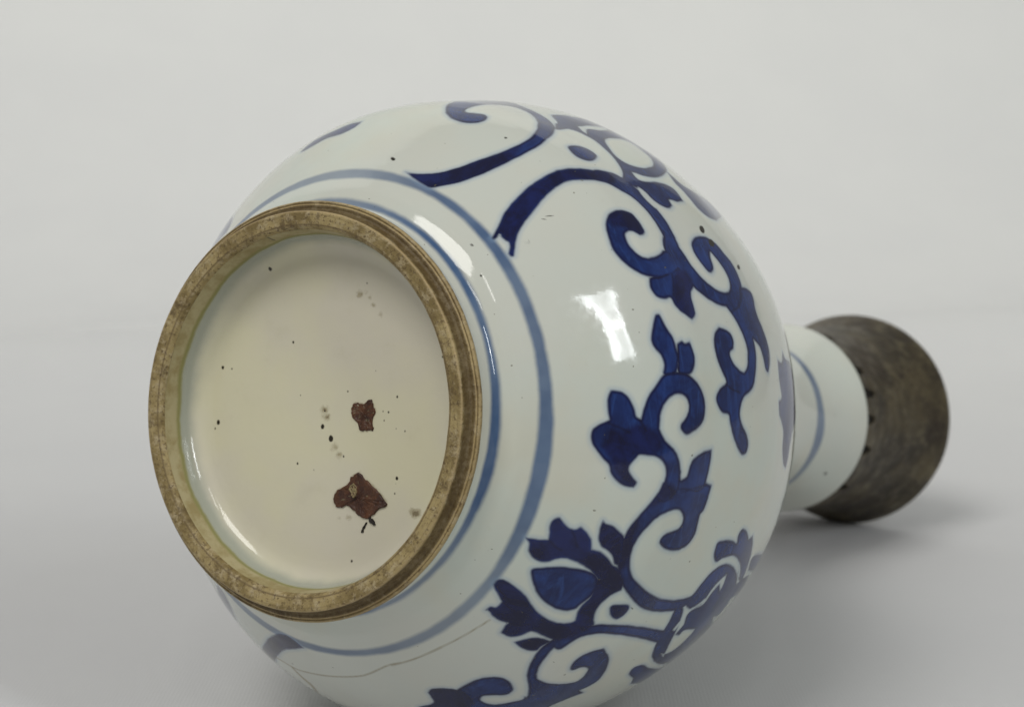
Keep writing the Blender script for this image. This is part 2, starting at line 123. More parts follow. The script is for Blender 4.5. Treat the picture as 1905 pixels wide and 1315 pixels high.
    ('white', '-43.6,1.222 -43.1,1.225 -42.4,1.228 -41.7,1.233 -41.1,1.240 -40.5,1.247 -40.0,1.253 -39.4,1.258 -38.9,1.262 -38.5,1.264 -38.4,1.256 -38.3,1.243 -38.4,1.232 -38.7,1.223 -39.2,1.215 -39.7,1.209 -40.2,1.203 -40.8,1.199 -41.3,1.197 -41.8,1.197 -42.3,1.199 -42.7,1.203 -43.1,1.209 -43.4,1.217'),
    ('mid', '-55.6,1.007 -55.8,1.021 -55.8,1.039 -55.7,1.058 -55.5,1.077 -55.3,1.097 -54.9,1.114 -54.5,1.126 -54.1,1.134 -53.6,1.139 -53.1,1.141 -52.6,1.141 -52.1,1.135 -51.7,1.120 -51.3,1.099 -51.0,1.078 -50.8,1.060 -50.8,1.042 -50.9,1.026 -51.2,1.011 -51.6,0.997 -52.1,0.988 -52.6,0.983 -53.2,0.981 -53.8,0.983 -54.5,0.988 -55.2,0.996'),
    ('mid', '-18.1,0.873 -18.2,0.880 -18.2,0.890 -18.2,0.897 -18.0,0.899 -17.6,0.902 -17.2,0.905 -16.6,0.909 -16.0,0.913 -15.4,0.919 -14.8,0.927 -14.2,0.937 -13.6,0.944 -12.9,0.948 -12.2,0.950 -11.6,0.951 -11.0,0.954 -10.4,0.955 -9.9,0.954 -9.2,0.949 -8.5,0.942 -7.9,0.934 -7.5,0.925 -7.3,0.915 -7.1,0.904 -7.1,0.887 -7.2,0.869 -7.5,0.858 -7.9,0.858 -8.5,0.864 -9.2,0.868 -9.7,0.867 -10.3,0.864 -10.9,0.858 -11.4,0.849 -11.9,0.838 -12.5,0.830 -13.0,0.826 -13.6,0.825 -14.2,0.827 -14.9,0.832 -15.6,0.839 -16.2,0.847 -17.0,0.856 -17.7,0.866'),
    ('mid', '-12.6,0.956 -12.7,0.959 -12.8,0.964 -12.9,0.970 -13.0,0.978 -13.1,0.987 -13.2,0.994 -13.1,0.999 -12.8,1.006 -12.7,1.015 -12.8,1.026 -12.9,1.039 -13.0,1.048 -12.7,1.051 -12.3,1.055 -11.8,1.059 -11.2,1.062 -10.6,1.066 -10.1,1.066 -9.5,1.063 -8.9,1.058 -8.4,1.050 -8.0,1.042 -7.6,1.031 -7.3,1.015 -7.2,0.990 -7.2,0.961 -7.4,0.942 -7.8,0.936 -8.5,0.937 -9.3,0.940 -10.4,0.944 -11.7,0.951'),
    ('mid', '0.3,0.750 -0.2,0.752 -0.8,0.756 -1.5,0.760 -2.1,0.765 -2.8,0.771 -3.5,0.779 -4.2,0.789 -4.9,0.802 -5.5,0.815 -6.2,0.828 -6.9,0.842 -7.5,0.858 -7.8,0.875 -7.9,0.894 -7.9,0.915 -7.9,0.940 -7.8,0.968 -7.6,0.994 -7.3,1.014 -6.9,1.031 -6.5,1.047 -6.0,1.064 -5.4,1.079 -4.8,1.093 -4.1,1.104 -3.4,1.112 -2.6,1.118 -1.9,1.120 -1.1,1.118 -0.5,1.114 0.2,1.107 0.7,1.096 1.2,1.083 1.6,1.066 2.0,1.047 2.3,1.029 2.6,1.014 2.8,0.999 2.9,0.986 2.7,0.971 2.4,0.958 2.1,0.948 1.8,0.943 1.5,0.942 1.1,0.944 0.8,0.950 0.5,0.961 0.1,0.971 -0.3,0.980 -0.8,0.988 -1.2,0.994 -1.7,0.996 -2.2,0.996 -2.6,0.992 -3.0,0.987 -3.4,0.978 -3.7,0.967 -3.9,0.954 -4.0,0.938 -4.0,0.924 -3.9,0.911 -3.7,0.899 -3.5,0.887 -3.1,0.875 -2.6,0.863 -2.1,0.853 -1.5,0.846 -1.0,0.841 -0.4,0.837 0.4,0.836 1.3,0.835 1.9,0.835 2.5,0.843 3.2,0.854 3.9,0.867 4.3,0.881 4.8,0.898 5.2,0.913 5.7,0.926 6.2,0.938 6.8,0.948 7.4,0.957 8.1,0.964 8.7,0.970 9.4,0.976 10.0,0.979 10.7,0.982 11.6,0.986 12.6,0.989 13.5,0.981 14.3,0.956 14.9,0.923 15.6,0.891 16.4,0.860 17.2,0.830 17.7,0.810 17.0,0.819 15.9,0.832 14.9,0.845 14.2,0.854 13.4,0.863 12.7,0.871 12.0,0.878 11.3,0.885 10.6,0.888 10.0,0.889 9.5,0.888 8.9,0.884 8.4,0.879 8.0,0.871 7.6,0.861 7.3,0.849 7.0,0.834 6.8,0.820 6.8,0.807 6.8,0.794 6.8,0.783 6.8,0.772 6.8,0.761 6.8,0.754 7.0,0.749 7.4,0.743 7.8,0.736 8.2,0.730 8.6,0.724 9.0,0.720 9.5,0.719 9.9,0.721 10.2,0.724 10.6,0.732 10.9,0.741 11.2,0.749 11.4,0.755 11.6,0.760 11.8,0.763 12.2,0.761 12.5,0.757 12.8,0.753 12.8,0.746 12.9,0.734 12.9,0.722 12.8,0.710 12.6,0.698 12.3,0.686 12.0,0.673 11.5,0.661 11.0,0.650 10.4,0.643 9.7,0.639 9.2,0.634 8.9,0.627 8.7,0.620 8.4,0.612 7.9,0.602 7.4,0.592 6.9,0.582 6.4,0.574 5.9,0.566 5.4,0.560 4.8,0.556 4.3,0.554 3.8,0.553 3.3,0.553 2.9,0.555 2.4,0.559 2.1,0.566 1.7,0.576 1.4,0.586 1.1,0.599 0.8,0.612 0.6,0.621 0.0,0.619 -0.7,0.616 -1.5,0.614 -2.2,0.613 -3.0,0.613 -3.7,0.615 -4.3,0.619 -4.8,0.625 -5.1,0.629 -5.1,0.639 -5.0,0.652 -4.9,0.665 -4.7,0.676 -4.3,0.687 -3.9,0.697 -3.4,0.705 -2.7,0.713 -2.1,0.719 -1.4,0.725 -0.6,0.729 -0.1,0.733 -0.0,0.738 0.2,0.745'),
    ('dark', '2.0,0.625 2.0,0.640 2.4,0.659 2.5,0.678 2.1,0.695 1.5,0.713 1.0,0.730 1.0,0.744 1.2,0.757 1.4,0.772 1.7,0.792 2.1,0.814 2.5,0.832 3.1,0.844 3.8,0.852 4.5,0.856 5.1,0.855 5.8,0.850 6.4,0.841 6.6,0.829 6.7,0.813 6.8,0.797 6.7,0.782 6.6,0.767 6.7,0.754 7.1,0.742 7.7,0.731 8.3,0.724 8.8,0.720 9.4,0.719 9.9,0.722 10.4,0.730 10.9,0.741 11.3,0.750 11.6,0.756 11.9,0.759 12.2,0.757 12.4,0.749 12.5,0.735 12.4,0.720 12.1,0.702 11.5,0.682 10.9,0.666 10.2,0.656 9.5,0.649 8.8,0.642 8.3,0.636 7.8,0.629 7.4,0.622 6.9,0.611 6.4,0.600 5.9,0.593 5.3,0.595 4.6,0.601 3.9,0.608 3.2,0.612 2.4,0.617'),
    ('mid', '5.1,1.188 5.4,1.189 6.0,1.191 6.6,1.192 7.4,1.191 8.3,1.188 9.1,1.186 9.9,1.183 10.6,1.181 11.0,1.179 11.1,1.195 11.1,1.218 11.2,1.234 11.6,1.232 12.3,1.229 12.9,1.227 13.4,1.226 13.8,1.225 14.3,1.222 15.0,1.219 15.6,1.214 16.2,1.197 16.6,1.161 16.8,1.115 16.7,1.073 15.9,1.039 14.7,1.011 13.5,0.991 12.5,0.982 11.5,0.979 10.7,0.982 10.3,0.991 10.1,1.006 9.8,1.018 9.3,1.022 8.7,1.024 8.1,1.027 7.6,1.032 7.2,1.037 6.8,1.046 6.4,1.062 6.0,1.082 5.7,1.104 5.4,1.133 5.2,1.165'),
    ('mid', '10.4,0.894 10.9,0.891 11.4,0.895 11.9,0.896 12.3,0.888 12.6,0.876 13.1,0.865 13.7,0.857 14.3,0.849 15.0,0.841 15.6,0.832 16.3,0.823 17.0,0.814 17.6,0.806 18.3,0.797 19.0,0.790 19.7,0.784 20.4,0.779 21.0,0.776 21.7,0.774 22.3,0.775 23.0,0.776 23.8,0.778 24.7,0.781 25.6,0.784 26.4,0.789 27.2,0.794 27.9,0.801 28.7,0.811 29.4,0.822 30.0,0.836 30.6,0.851 31.1,0.868 31.5,0.887 32.0,0.908 32.5,0.932 33.0,0.957 33.5,0.984 33.9,1.013 34.3,1.045 34.6,1.083 34.8,1.124 35.0,1.165 35.0,1.203 35.0,1.237 34.9,1.270 34.8,1.307 34.7,1.344 34.4,1.376 34.0,1.400 33.5,1.418 33.0,1.437 32.6,1.461 32.3,1.486 32.0,1.504 31.4,1.512 30.7,1.515 30.2,1.516 30.4,1.501 30.6,1.481 30.8,1.460 31.1,1.439 31.4,1.418 31.7,1.392 32.0,1.361 32.2,1.326 32.4,1.290 32.4,1.251 32.3,1.209 32.2,1.167 31.9,1.127 31.6,1.089 31.3,1.054 30.9,1.023 30.5,0.995 30.1,0.969 29.7,0.943 29.3,0.919 28.9,0.899 28.4,0.884 27.8,0.871 27.2,0.860 26.5,0.851 25.7,0.843 25.0,0.837 24.4,0.834 23.7,0.832 23.1,0.832 22.5,0.835 21.8,0.838 21.1,0.843 20.5,0.849 19.9,0.856 19.4,0.864 18.8,0.872 18.3,0.880 17.8,0.889 17.5,0.899 17.1,0.909 16.8,0.921 16.5,0.934 16.2,0.949 16.0,0.965 15.8,0.981 15.7,0.999 15.7,1.015 16.0,1.030 16.3,1.043 16.7,1.053 17.0,1.060 17.5,1.063 17.9,1.064 18.2,1.062 18.6,1.057 18.9,1.050 19.1,1.039 19.3,1.026 19.5,1.013 19.7,0.998 19.9,0.984 20.2,0.972 20.5,0.963 20.9,0.956 21.2,0.953 21.5,0.953 21.8,0.955 22.0,0.962 22.3,0.973 22.6,0.989 22.8,1.007 22.9,1.028 23.0,1.051 23.0,1.075 22.9,1.097 22.8,1.118 22.5,1.138 22.3,1.155 21.9,1.170 21.5,1.182 20.9,1.192 20.3,1.200 19.6,1.204 19.0,1.203 18.3,1.200 17.7,1.197 17.1,1.195 16.5,1.195 15.9,1.196 15.4,1.201 14.9,1.208 14.4,1.214 13.9,1.218 13.4,1.220 12.9,1.223 12.3,1.225 11.6,1.226 11.1,1.228 11.0,1.211 10.8,1.187 10.6,1.162 10.4,1.138 10.2,1.113 10.0,1.085 10.1,1.048 10.4,1.011 10.4,0.985 9.8,0.977 9.1,0.977 8.7,0.970 9.0,0.945 9.7,0.915'),
    ('dark', '10.8,0.890 11.0,0.912 11.5,0.940 12.1,0.962 12.5,0.971 13.0,0.971 13.4,0.964 13.7,0.951 14.1,0.932 14.4,0.914 14.8,0.900 15.1,0.888 15.5,0.876 15.7,0.864 15.9,0.853 16.1,0.843 16.4,0.833 16.8,0.823 16.8,0.819 16.3,0.824 15.6,0.836 14.8,0.846 14.3,0.854 13.7,0.861 13.1,0.868 12.2,0.874 11.3,0.879'),
    ('dark', '21.8,0.774 21.0,0.777 20.4,0.783 19.7,0.790 18.8,0.798 17.8,0.806 17.7,0.814 18.9,0.818 20.9,0.823 22.7,0.828 23.8,0.833 24.7,0.836 25.5,0.839 26.2,0.842 26.8,0.844 27.4,0.843 28.1,0.839 28.8,0.832 29.1,0.825 28.9,0.816 28.2,0.806 27.5,0.797 26.6,0.790 25.6,0.785 24.6,0.780 23.7,0.777 22.7,0.774'),
    ('mid', '22.2,1.421 21.8,1.419 21.4,1.420 21.1,1.427 20.9,1.443 20.8,1.466 20.7,1.491 20.7,1.517 20.8,1.546 20.9,1.571 21.1,1.593 21.3,1.611 21.4,1.624 21.0,1.617 20.4,1.609 19.9,1.606 19.4,1.611 19.0,1.621 18.8,1.636 18.9,1.656 19.1,1.683 19.5,1.709 20.0,1.733 20.6,1.757 21.1,1.774 20.9,1.788 20.7,1.807 20.5,1.822 21.0,1.838 21.6,1.862 22.3,1.886 23.1,1.907 23.9,1.927 24.7,1.946 25.4,1.964 26.2,1.980 27.0,1.996 28.0,2.013 29.0,2.031 29.9,2.046 30.6,2.062 31.2,2.073 31.3,2.060 30.6,2.009 29.6,1.941 28.6,1.885 27.7,1.850 26.8,1.822 26.0,1.792 25.3,1.758 24.6,1.723 24.2,1.689 23.9,1.655 23.8,1.621 23.9,1.591 24.0,1.566 24.1,1.543 24.3,1.524 24.6,1.509 24.8,1.497 24.9,1.484 24.7,1.469 24.3,1.454 23.9,1.441 23.4,1.431 22.8,1.424'),
    ('mid', '27.5,2.380 26.4,2.243 25.7,2.139 25.5,2.072 25.6,2.039 25.8,2.022 26.2,2.017 27.0,2.030 27.9,2.057 28.7,2.079 29.0,2.122 29.7,2.193 30.3,2.276 31.1,2.390 29.7,2.316 29.8,2.384 28.8,2.346 28.4,2.368 27.8,2.362 27.8,2.384 27.4,2.368'),
    ('mid', '34.1,1.524 33.9,1.535 33.6,1.548 33.3,1.562 32.8,1.573 32.2,1.578 31.6,1.579 31.1,1.580 30.5,1.583 30.0,1.590 29.4,1.599 28.9,1.610 28.5,1.623 28.1,1.638 27.8,1.656 27.6,1.673 27.5,1.676 27.5,1.662 27.4,1.658 27.5,1.663 27.6,1.669 27.8,1.675 28.3,1.683 28.8,1.691 29.4,1.697 30.0,1.701 30.6,1.702 31.2,1.701 31.8,1.697 32.2,1.689 32.6,1.678 33.1,1.664 33.6,1.652 34.3,1.658 35.3,1.699 36.5,1.777 37.7,1.892 38.8,2.016 38.9,2.078 38.3,2.080 37.7,2.088 37.0,2.093 36.1,2.086 35.0,2.065 33.9,2.039 32.9,2.011 31.8,1.983 30.9,1.954 29.9,1.923 29.0,1.887 28.0,1.839 27.0,1.781 26.1,1.721 25.5,1.657 25.2,1.595 25.4,1.555 25.7,1.527 26.2,1.505 26.6,1.486 27.2,1.471 27.8,1.460 28.4,1.452 29.0,1.444 29.5,1.438 30.1,1.433 30.6,1.429 30.9,1.425 31.2,1.420 31.5,1.414 31.7,1.405 32.1,1.397 32.6,1.393 33.2,1.406 33.8,1.433 34.2,1.469 34.3,1.502'),
    ('mid', '37.7,1.527 37.1,1.515 36.3,1.500 35.6,1.491 35.1,1.492 34.7,1.498 34.4,1.511 34.0,1.534 33.8,1.564 33.4,1.588 32.7,1.598 31.8,1.600 31.1,1.605 30.3,1.617 29.6,1.632 29.2,1.643 30.0,1.671 31.2,1.717 32.0,1.771 31.9,1.828 31.3,1.892 30.9,1.955 30.7,2.002 30.5,2.037 30.4,2.071 30.4,2.115 30.5,2.162 30.7,2.199 32.0,2.243 33.8,2.294 34.8,2.281 35.8,2.280 35.0,2.139 35.0,2.059 35.4,2.014 36.0,1.981 36.6,1.957 37.0,1.936 37.3,1.922 37.9,1.926 38.9,1.965 40.2,2.033 41.7,2.101 43.8,2.187 44.0,2.126 45.3,2.170 43.4,2.032 41.1,1.882 40.0,1.810 39.7,1.772 39.4,1.724 39.2,1.682 39.1,1.642 39.0,1.604 39.1,1.579 39.5,1.571 39.9,1.572 40.2,1.569 40.2,1.553 40.1,1.533 40.1,1.519 39.4,1.521 38.4,1.524'),
    ('mid', '34.0,1.337 34.8,1.344 35.6,1.352 36.4,1.359 37.1,1.366 37.8,1.370 38.6,1.373 39.3,1.377 40.1,1.383 40.8,1.391 41.6,1.400 42.4,1.411 43.1,1.424 43.7,1.436 44.5,1.451 45.4,1.479 47.0,1.561 48.0,1.652 48.6,1.721 49.1,1.795 49.8,1.884 50.6,1.983 51.2,2.064 49.2,1.992 48.7,2.010 49.1,2.089 47.8,2.060 46.7,2.047 46.0,2.053 45.5,2.079 45.2,2.119 45.5,2.192 44.2,2.167 43.5,2.152 41.2,2.019 39.5,1.898 38.4,1.806 38.0,1.750 38.2,1.726 38.9,1.724 39.7,1.724 40.5,1.723 41.2,1.721 42.0,1.716 42.7,1.710 43.3,1.702 43.8,1.690 44.3,1.674 44.7,1.656 44.9,1.635 45.1,1.614 45.0,1.589 44.9,1.562 44.8,1.545 45.0,1.569 45.9,1.617 45.8,1.617 45.3,1.604 44.6,1.587 43.8,1.572 43.1,1.558 42.3,1.545 41.5,1.532 40.7,1.520 39.9,1.509 39.0,1.498 38.1,1.485 37.2,1.471 36.4,1.456 35.5,1.443 34.7,1.430 34.2,1.418 33.7,1.397 33.5,1.373 33.4,1.351 33.6,1.338'),
    ('mid', '50.3,1.440 49.6,1.425 48.9,1.419 48.3,1.423 48.0,1.436 47.7,1.459 47.7,1.486 48.0,1.517 48.5,1.555 48.9,1.597 49.3,1.649 49.8,1.716 50.5,1.798 51.3,1.896 51.0,1.936 50.6,1.967 50.3,2.006 49.7,2.029 48.7,2.024 48.4,2.066 47.7,2.081 46.7,2.073 45.8,2.094 46.0,2.183 44.3,2.124 44.7,2.166 44.9,2.187 44.7,2.161 45.7,2.170 46.8,2.158 47.4,2.117 47.6,2.054 48.8,2.050 49.9,2.045 51.8,2.089 50.6,1.951 53.1,2.032 52.9,1.947 52.4,1.855 53.4,1.848 54.7,1.871 54.5,1.811 55.0,1.794 54.8,1.736 54.1,1.650 53.9,1.606 53.3,1.590 52.6,1.569 51.8,1.542 51.3,1.507 50.8,1.468'),
    ('dark', '36.0,0.874 35.7,0.870 35.3,0.870 35.0,0.874 34.8,0.884 34.6,0.900 34.4,0.915 34.2,0.930 34.1,0.945 34.1,0.958 34.3,0.967 34.5,0.974 34.9,0.978 35.3,0.979 35.9,0.978 36.4,0.974 36.8,0.967 37.2,0.958 37.5,0.946 37.5,0.933 37.4,0.917 37.2,0.904 36.9,0.892 36.4,0.881'),
    ('mid', '47.2,0.815 46.4,0.819 45.6,0.823 44.8,0.828 44.2,0.833 43.6,0.840 43.1,0.848 42.7,0.857 42.3,0.867 42.0,0.879 41.6,0.894 41.3,0.910 41.1,0.928 40.9,0.947 40.8,0.968 40.7,0.991 40.7,1.017 40.6,1.045 40.6,1.074 40.7,1.106 40.8,1.140 40.9,1.177 41.0,1.214 41.2,1.250 41.3,1.284 41.5,1.318 41.7,1.356 41.9,1.395 42.0,1.434 41.9,1.465 41.7,1.484 41.5,1.492 41.3,1.500 41.0,1.512 40.4,1.505 39.7,1.482 39.2,1.450 38.8,1.418 38.9,1.394 38.9,1.377 38.9,1.363 38.9,1.354 38.9,1.343 38.8,1.323 38.7,1.293 38.6,1.258 38.5,1.220 38.4,1.184 38.3,1.147 38.3,1.113 38.2,1.080 38.2,1.049 38.3,1.021 38.4,0.995 38.5,0.971 38.6,0.949 38.8,0.927 39.0,0.907 39.2,0.888 39.5,0.871 39.9,0.855 40.2,0.839 40.7,0.825 41.1,0.813 41.6,0.803 42.1,0.793 42.7,0.783 43.3,0.773 44.0,0.763 44.6,0.753 45.3,0.744 46.1,0.743 46.9,0.751 47.5,0.768 47.8,0.787 47.7,0.805'),
    ('dark', '28.0,0.412 27.9,0.423 27.7,0.438 27.5,0.453 27.3,0.467 27.0,0.482 26.8,0.492 26.4,0.490 25.8,0.487 25.2,0.485 24.6,0.481 23.9,0.478 23.3,0.477 22.8,0.478 22.4,0.481 22.1,0.485 21.8,0.491 21.6,0.497 21.5,0.502 21.7,0.507 22.0,0.515 22.3,0.523 22.6,0.533 22.9,0.543 23.1,0.553 23.1,0.560 23.1,0.567 23.0,0.573 22.8,0.580 22.4,0.586 22.2,0.591 22.3,0.599 22.6,0.611 22.9,0.622 23.3,0.632 23.7,0.641 24.1,0.650 24.8,0.657 25.5,0.663 26.0,0.668 25.9,0.677 25.9,0.691 25.9,0.705 26.1,0.718 26.3,0.732 26.6,0.745 27.0,0.757 27.4,0.769 27.7,0.781 27.7,0.793 27.7,0.804 28.0,0.817 28.8,0.838 29.9,0.863 30.9,0.875 31.5,0.862 32.0,0.836 32.2,0.810 32.1,0.787 31.6,0.764 31.2,0.743 30.8,0.728 30.5,0.716 30.2,0.704 30.0,0.692 29.9,0.680 29.7,0.667 29.6,0.652 29.4,0.636 29.4,0.621 29.4,0.607 29.4,0.593 29.6,0.581 29.8,0.571 30.1,0.562 30.4,0.553 30.8,0.546 31.2,0.540 31.5,0.532 31.8,0.523 32.0,0.512 32.1,0.502 32.1,0.491 32.0,0.479 31.8,0.468 31.5,0.459 31.1,0.450 30.7,0.443 30.1,0.439 29.5,0.436 29.0,0.432 28.7,0.427 28.6,0.422 28.4,0.418 28.3,0.415 28.1,0.413'),
    ('mid', '19.9,0.666 20.0,0.670 20.2,0.676 20.4,0.683 20.4,0.691 20.4,0.701 20.5,0.713 20.7,0.725 21.0,0.738 21.3,0.751 21.5,0.762 21.8,0.772 22.4,0.783 23.8,0.799 25.5,0.818 26.8,0.828 27.4,0.818 27.5,0.798 27.5,0.783 27.1,0.775 26.5,0.766 26.0,0.755 25.7,0.743 25.4,0.731 25.2,0.720 25.1,0.710 25.0,0.702 24.8,0.694 24.4,0.687 24.0,0.679 23.5,0.673 23.0,0.669 22.4,0.667 21.8,0.665 21.4,0.664 21.0,0.664 20.6,0.664 20.3,0.664 20.1,0.666'),
    ('dark', '19.9,0.667 20.1,0.670 20.2,0.676 20.4,0.683 20.4,0.691 20.4,0.702 20.5,0.713 20.7,0.724 21.0,0.737 21.3,0.748 21.7,0.758 22.1,0.766 22.8,0.775 24.0,0.786 25.5,0.799 26.6,0.807 27.1,0.805 27.4,0.796 27.4,0.786 27.0,0.778 26.5,0.768 26.0,0.757 25.6,0.745 25.4,0.732 25.2,0.720 25.1,0.710 25.0,0.702 24.8,0.694 24.4,0.687 24.0,0.680 23.5,0.674 23.0,0.670 22.4,0.668 21.8,0.666 21.4,0.665 21.0,0.664 20.6,0.664 20.3,0.664 20.1,0.666'),
    ('mid', '34.3,0.492 33.9,0.498 33.5,0.509 33.1,0.522 32.6,0.536 32.1,0.553 31.7,0.570 31.3,0.588 31.0,0.607 30.8,0.624 30.6,0.641 30.4,0.657 30.3,0.673 30.2,0.692 30.2,0.711 30.3,0.728 30.7,0.743 31.2,0.755 31.9,0.764 32.7,0.768 33.7,0.767 34.7,0.765 35.5,0.759 36.4,0.751 37.1,0.745 37.7,0.742 38.1,0.740 38.5,0.735 38.9,0.726 39.4,0.713 39.7,0.699 39.9,0.683 40.1,0.665 40.1,0.647 40.0,0.629 39.8,0.612 39.6,0.595 39.3,0.580 38.9,0.566 38.5,0.553 37.9,0.541 37.4,0.529 36.8,0.518 36.3,0.510 35.8,0.504 35.4,0.499 35.0,0.494 34.6,0.491'),
    ('dark', '31.2,0.743 30.5,0.751 30.0,0.764 29.6,0.777 28.9,0.788 28.3,0.799 28.0,0.812 28.3,0.828 28.8,0.847 29.5,0.862 30.3,0.869 31.1,0.873 31.8,0.875 32.2,0.865 32.8,0.851 33.4,0.840 34.1,0.832 34.7,0.827 35.3,0.823 36.0,0.821 36.7,0.821 37.4,0.823 38.0,0.828 38.6,0.835 39.1,0.842 39.4,0.850 39.7,0.858 40.0,0.858 40.5,0.842 41.1,0.819 41.4,0.800 41.3,0.786 40.9,0.774 40.6,0.767 40.1,0.762 39.3,0.755 38.6,0.750 38.1,0.749 37.6,0.748 37.0,0.749 36.3,0.753 35.6,0.758 34.8,0.760 33.6,0.754 32.3,0.746'),
    ('dark', '41.7,0.404 41.2,0.403 40.6,0.403 40.1,0.405 39.7,0.409 39.5,0.415 39.3,0.423 39.3,0.433 39.3,0.444 39.4,0.457 39.5,0.470 39.7,0.485 39.8,0.499 40.0,0.511 40.2,0.522 40.4,0.534 40.7,0.545 41.1,0.557 41.4,0.568 41.7,0.581 42.0,0.595 42.3,0.608 42.5,0.622 42.6,0.636 42.7,0.649 42.8,0.663 42.8,0.677 42.7,0.691 42.6,0.703 42.5,0.714 42.2,0.726 42.0,0.737 41.6,0.749 41.2,0.759 40.8,0.764 40.4,0.767 40.0,0.777 39.9,0.802 39.8,0.835 40.0,0.858 40.6,0.860 41.4,0.850 42.2,0.840 42.8,0.833 43.4,0.826 43.9,0.818 44.4,0.809 44.9,0.800 45.3,0.790 45.7,0.779 46.0,0.768 46.2,0.755 46.4,0.740 46.5,0.725 46.5,0.710 46.6,0.697 46.6,0.685 46.6,0.674 46.7,0.665 46.8,0.657 47.0,0.650 47.5,0.645 48.2,0.641 48.8,0.636 49.3,0.630 49.8,0.623 50.2,0.616 50.5,0.608 50.7,0.599 50.9,0.590 50.9,0.581 51.0,0.571 51.0,0.564 50.4,0.560 49.6,0.556 48.9,0.553 48.5,0.553 48.2,0.553 48.0,0.554 48.2,0.547 48.4,0.536 48.6,0.525 48.7,0.513 48.6,0.500 48.6,0.489 48.4,0.479 48.1,0.471 48.0,0.463 48.0,0.457 48.2,0.452 48.2,0.448 47.8,0.449 47.3,0.450 46.8,0.452 46.5,0.459 46.4,0.467 46.1,0.472 45.5,0.474 44.8,0.473 44.3,0.472 44.1,0.464 43.7,0.453 43.3,0.442 43.0,0.433 42.7,0.424 42.4,0.417 42.1,0.411 41.8,0.407'),
    ('dark', '51.1,0.635 50.7,0.638 50.2,0.644 49.6,0.650 49.1,0.657 48.6,0.665 48.1,0.674 47.7,0.684 47.3,0.696 47.1,0.707 46.9,0.718 46.8,0.729 46.7,0.738 46.7,0.746 46.6,0.751 46.6,0.754 47.2,0.749 48.0,0.741 48.7,0.735 49.2,0.735 49.7,0.737 50.1,0.735 50.5,0.727 50.9,0.716 51.2,0.704 51.3,0.693 51.4,0.680 51.4,0.669 51.3,0.656 51.2,0.643'),
    ('mid', '46.8,0.742 47.5,0.740 48.6,0.738 49.7,0.739 50.9,0.744 52.1,0.753 53.3,0.763 54.3,0.775 55.2,0.788 56.1,0.805 57.0,0.829 57.8,0.857 58.7,0.883 59.5,0.904 60.3,0.921 61.1,0.934 62.0,0.941 62.9,0.943 63.8,0.941 64.9,0.928 66.2,0.912 67.3,0.909 68.5,0.926 69.6,0.959 70.1,1.009 70.3,1.108 70.8,1.262 70.0,1.343 67.9,1.316 65.3,1.247 63.2,1.199 61.9,1.194 60.9,1.203 60.1,1.214 59.5,1.220 59.1,1.225 58.6,1.234 57.9,1.248 57.3,1.264 56.8,1.276 56.6,1.256 56.3,1.229 56.1,1.208 55.7,1.217 55.1,1.229 54.5,1.239 53.8,1.244 53.2,1.247 52.5,1.246 51.6,1.237 50.7,1.224 49.7,1.209 48.9,1.192 48.0,1.174 47.2,1.154 46.5,1.133 45.9,1.109 45.3,1.085 44.8,1.058 44.3,1.032 44.0,1.014 44.3,1.001 44.6,0.984 45.0,0.967 45.5,0.952 46.1,0.938 46.7,0.928 47.4,0.922 48.1,0.919 48.7,0.919 49.4,0.924 50.0,0.932 50.4,0.941 50.7,0.950 50.7,0.960 50.6,0.970 50.3,0.978 49.9,0.985 49.6,0.994 49.4,1.006 49.3,1.019 49.3,1.032 49.4,1.042 49.6,1.052 50.0,1.061 50.6,1.070 51.3,1.078 52.0,1.083 52.6,1.084 53.1,1.081 53.5,1.071 53.9,1.054 54.3,1.032 54.6,1.010 54.9,0.987 55.1,0.965 55.3,0.943 55.5,0.920 55.6,0.898 55.6,0.880 55.6,0.867 55.5,0.858 55.2,0.848 54.7,0.835 53.9,0.822 53.2,0.811 52.4,0.804 51.6,0.798 50.8,0.794 49.8,0.789 48.8,0.785 47.8,0.784 46.9,0.785 46.1,0.789 45.4,0.794 44.6,0.804 43.9,0.815 43.5,0.824 43.6,0.808 43.9,0.787 44.4,0.769 45.2,0.756 46.1,0.748'),
    ('mid', '75.6,0.673 75.2,0.667 74.7,0.659 74.0,0.655 73.3,0.657 72.4,0.662 71.5,0.669 70.7,0.679 69.9,0.691 69.4,0.700 68.7,0.697 67.7,0.693 66.7,0.690 65.7,0.688 64.6,0.688 63.7,0.690 62.8,0.694 62.1,0.700 61.4,0.708 60.7,0.718 60.2,0.730 59.8,0.742 59.6,0.754 59.5,0.767 59.5,0.781 59.7,0.798 60.1,0.817 60.5,0.832 61.0,0.842 61.6,0.847 62.2,0.850 62.7,0.848 63.1,0.843 63.5,0.837 63.9,0.829 64.3,0.820 64.8,0.812 65.3,0.805 65.8,0.798 66.3,0.794 66.7,0.795 67.1,0.799 67.4,0.805 67.6,0.815 67.6,0.827 67.5,0.840 67.3,0.853 66.9,0.867 66.4,0.879 65.6,0.891 64.8,0.901 63.9,0.911 63.2,0.920 62.4,0.929 61.8,0.933 61.3,0.928 60.9,0.919 60.8,0.922 60.9,0.950 61.4,0.997 62.6,1.056 65.1,1.172 68.7,1.319 72.2,1.369 75.3,1.206 79.5,0.994 84.9,0.935 85.0,0.867 82.4,0.800 80.5,0.761 79.4,0.757 77.9,0.753 76.8,0.746 76.3,0.736 76.1,0.723 76.0,0.710 75.8,0.696 75.7,0.682'),
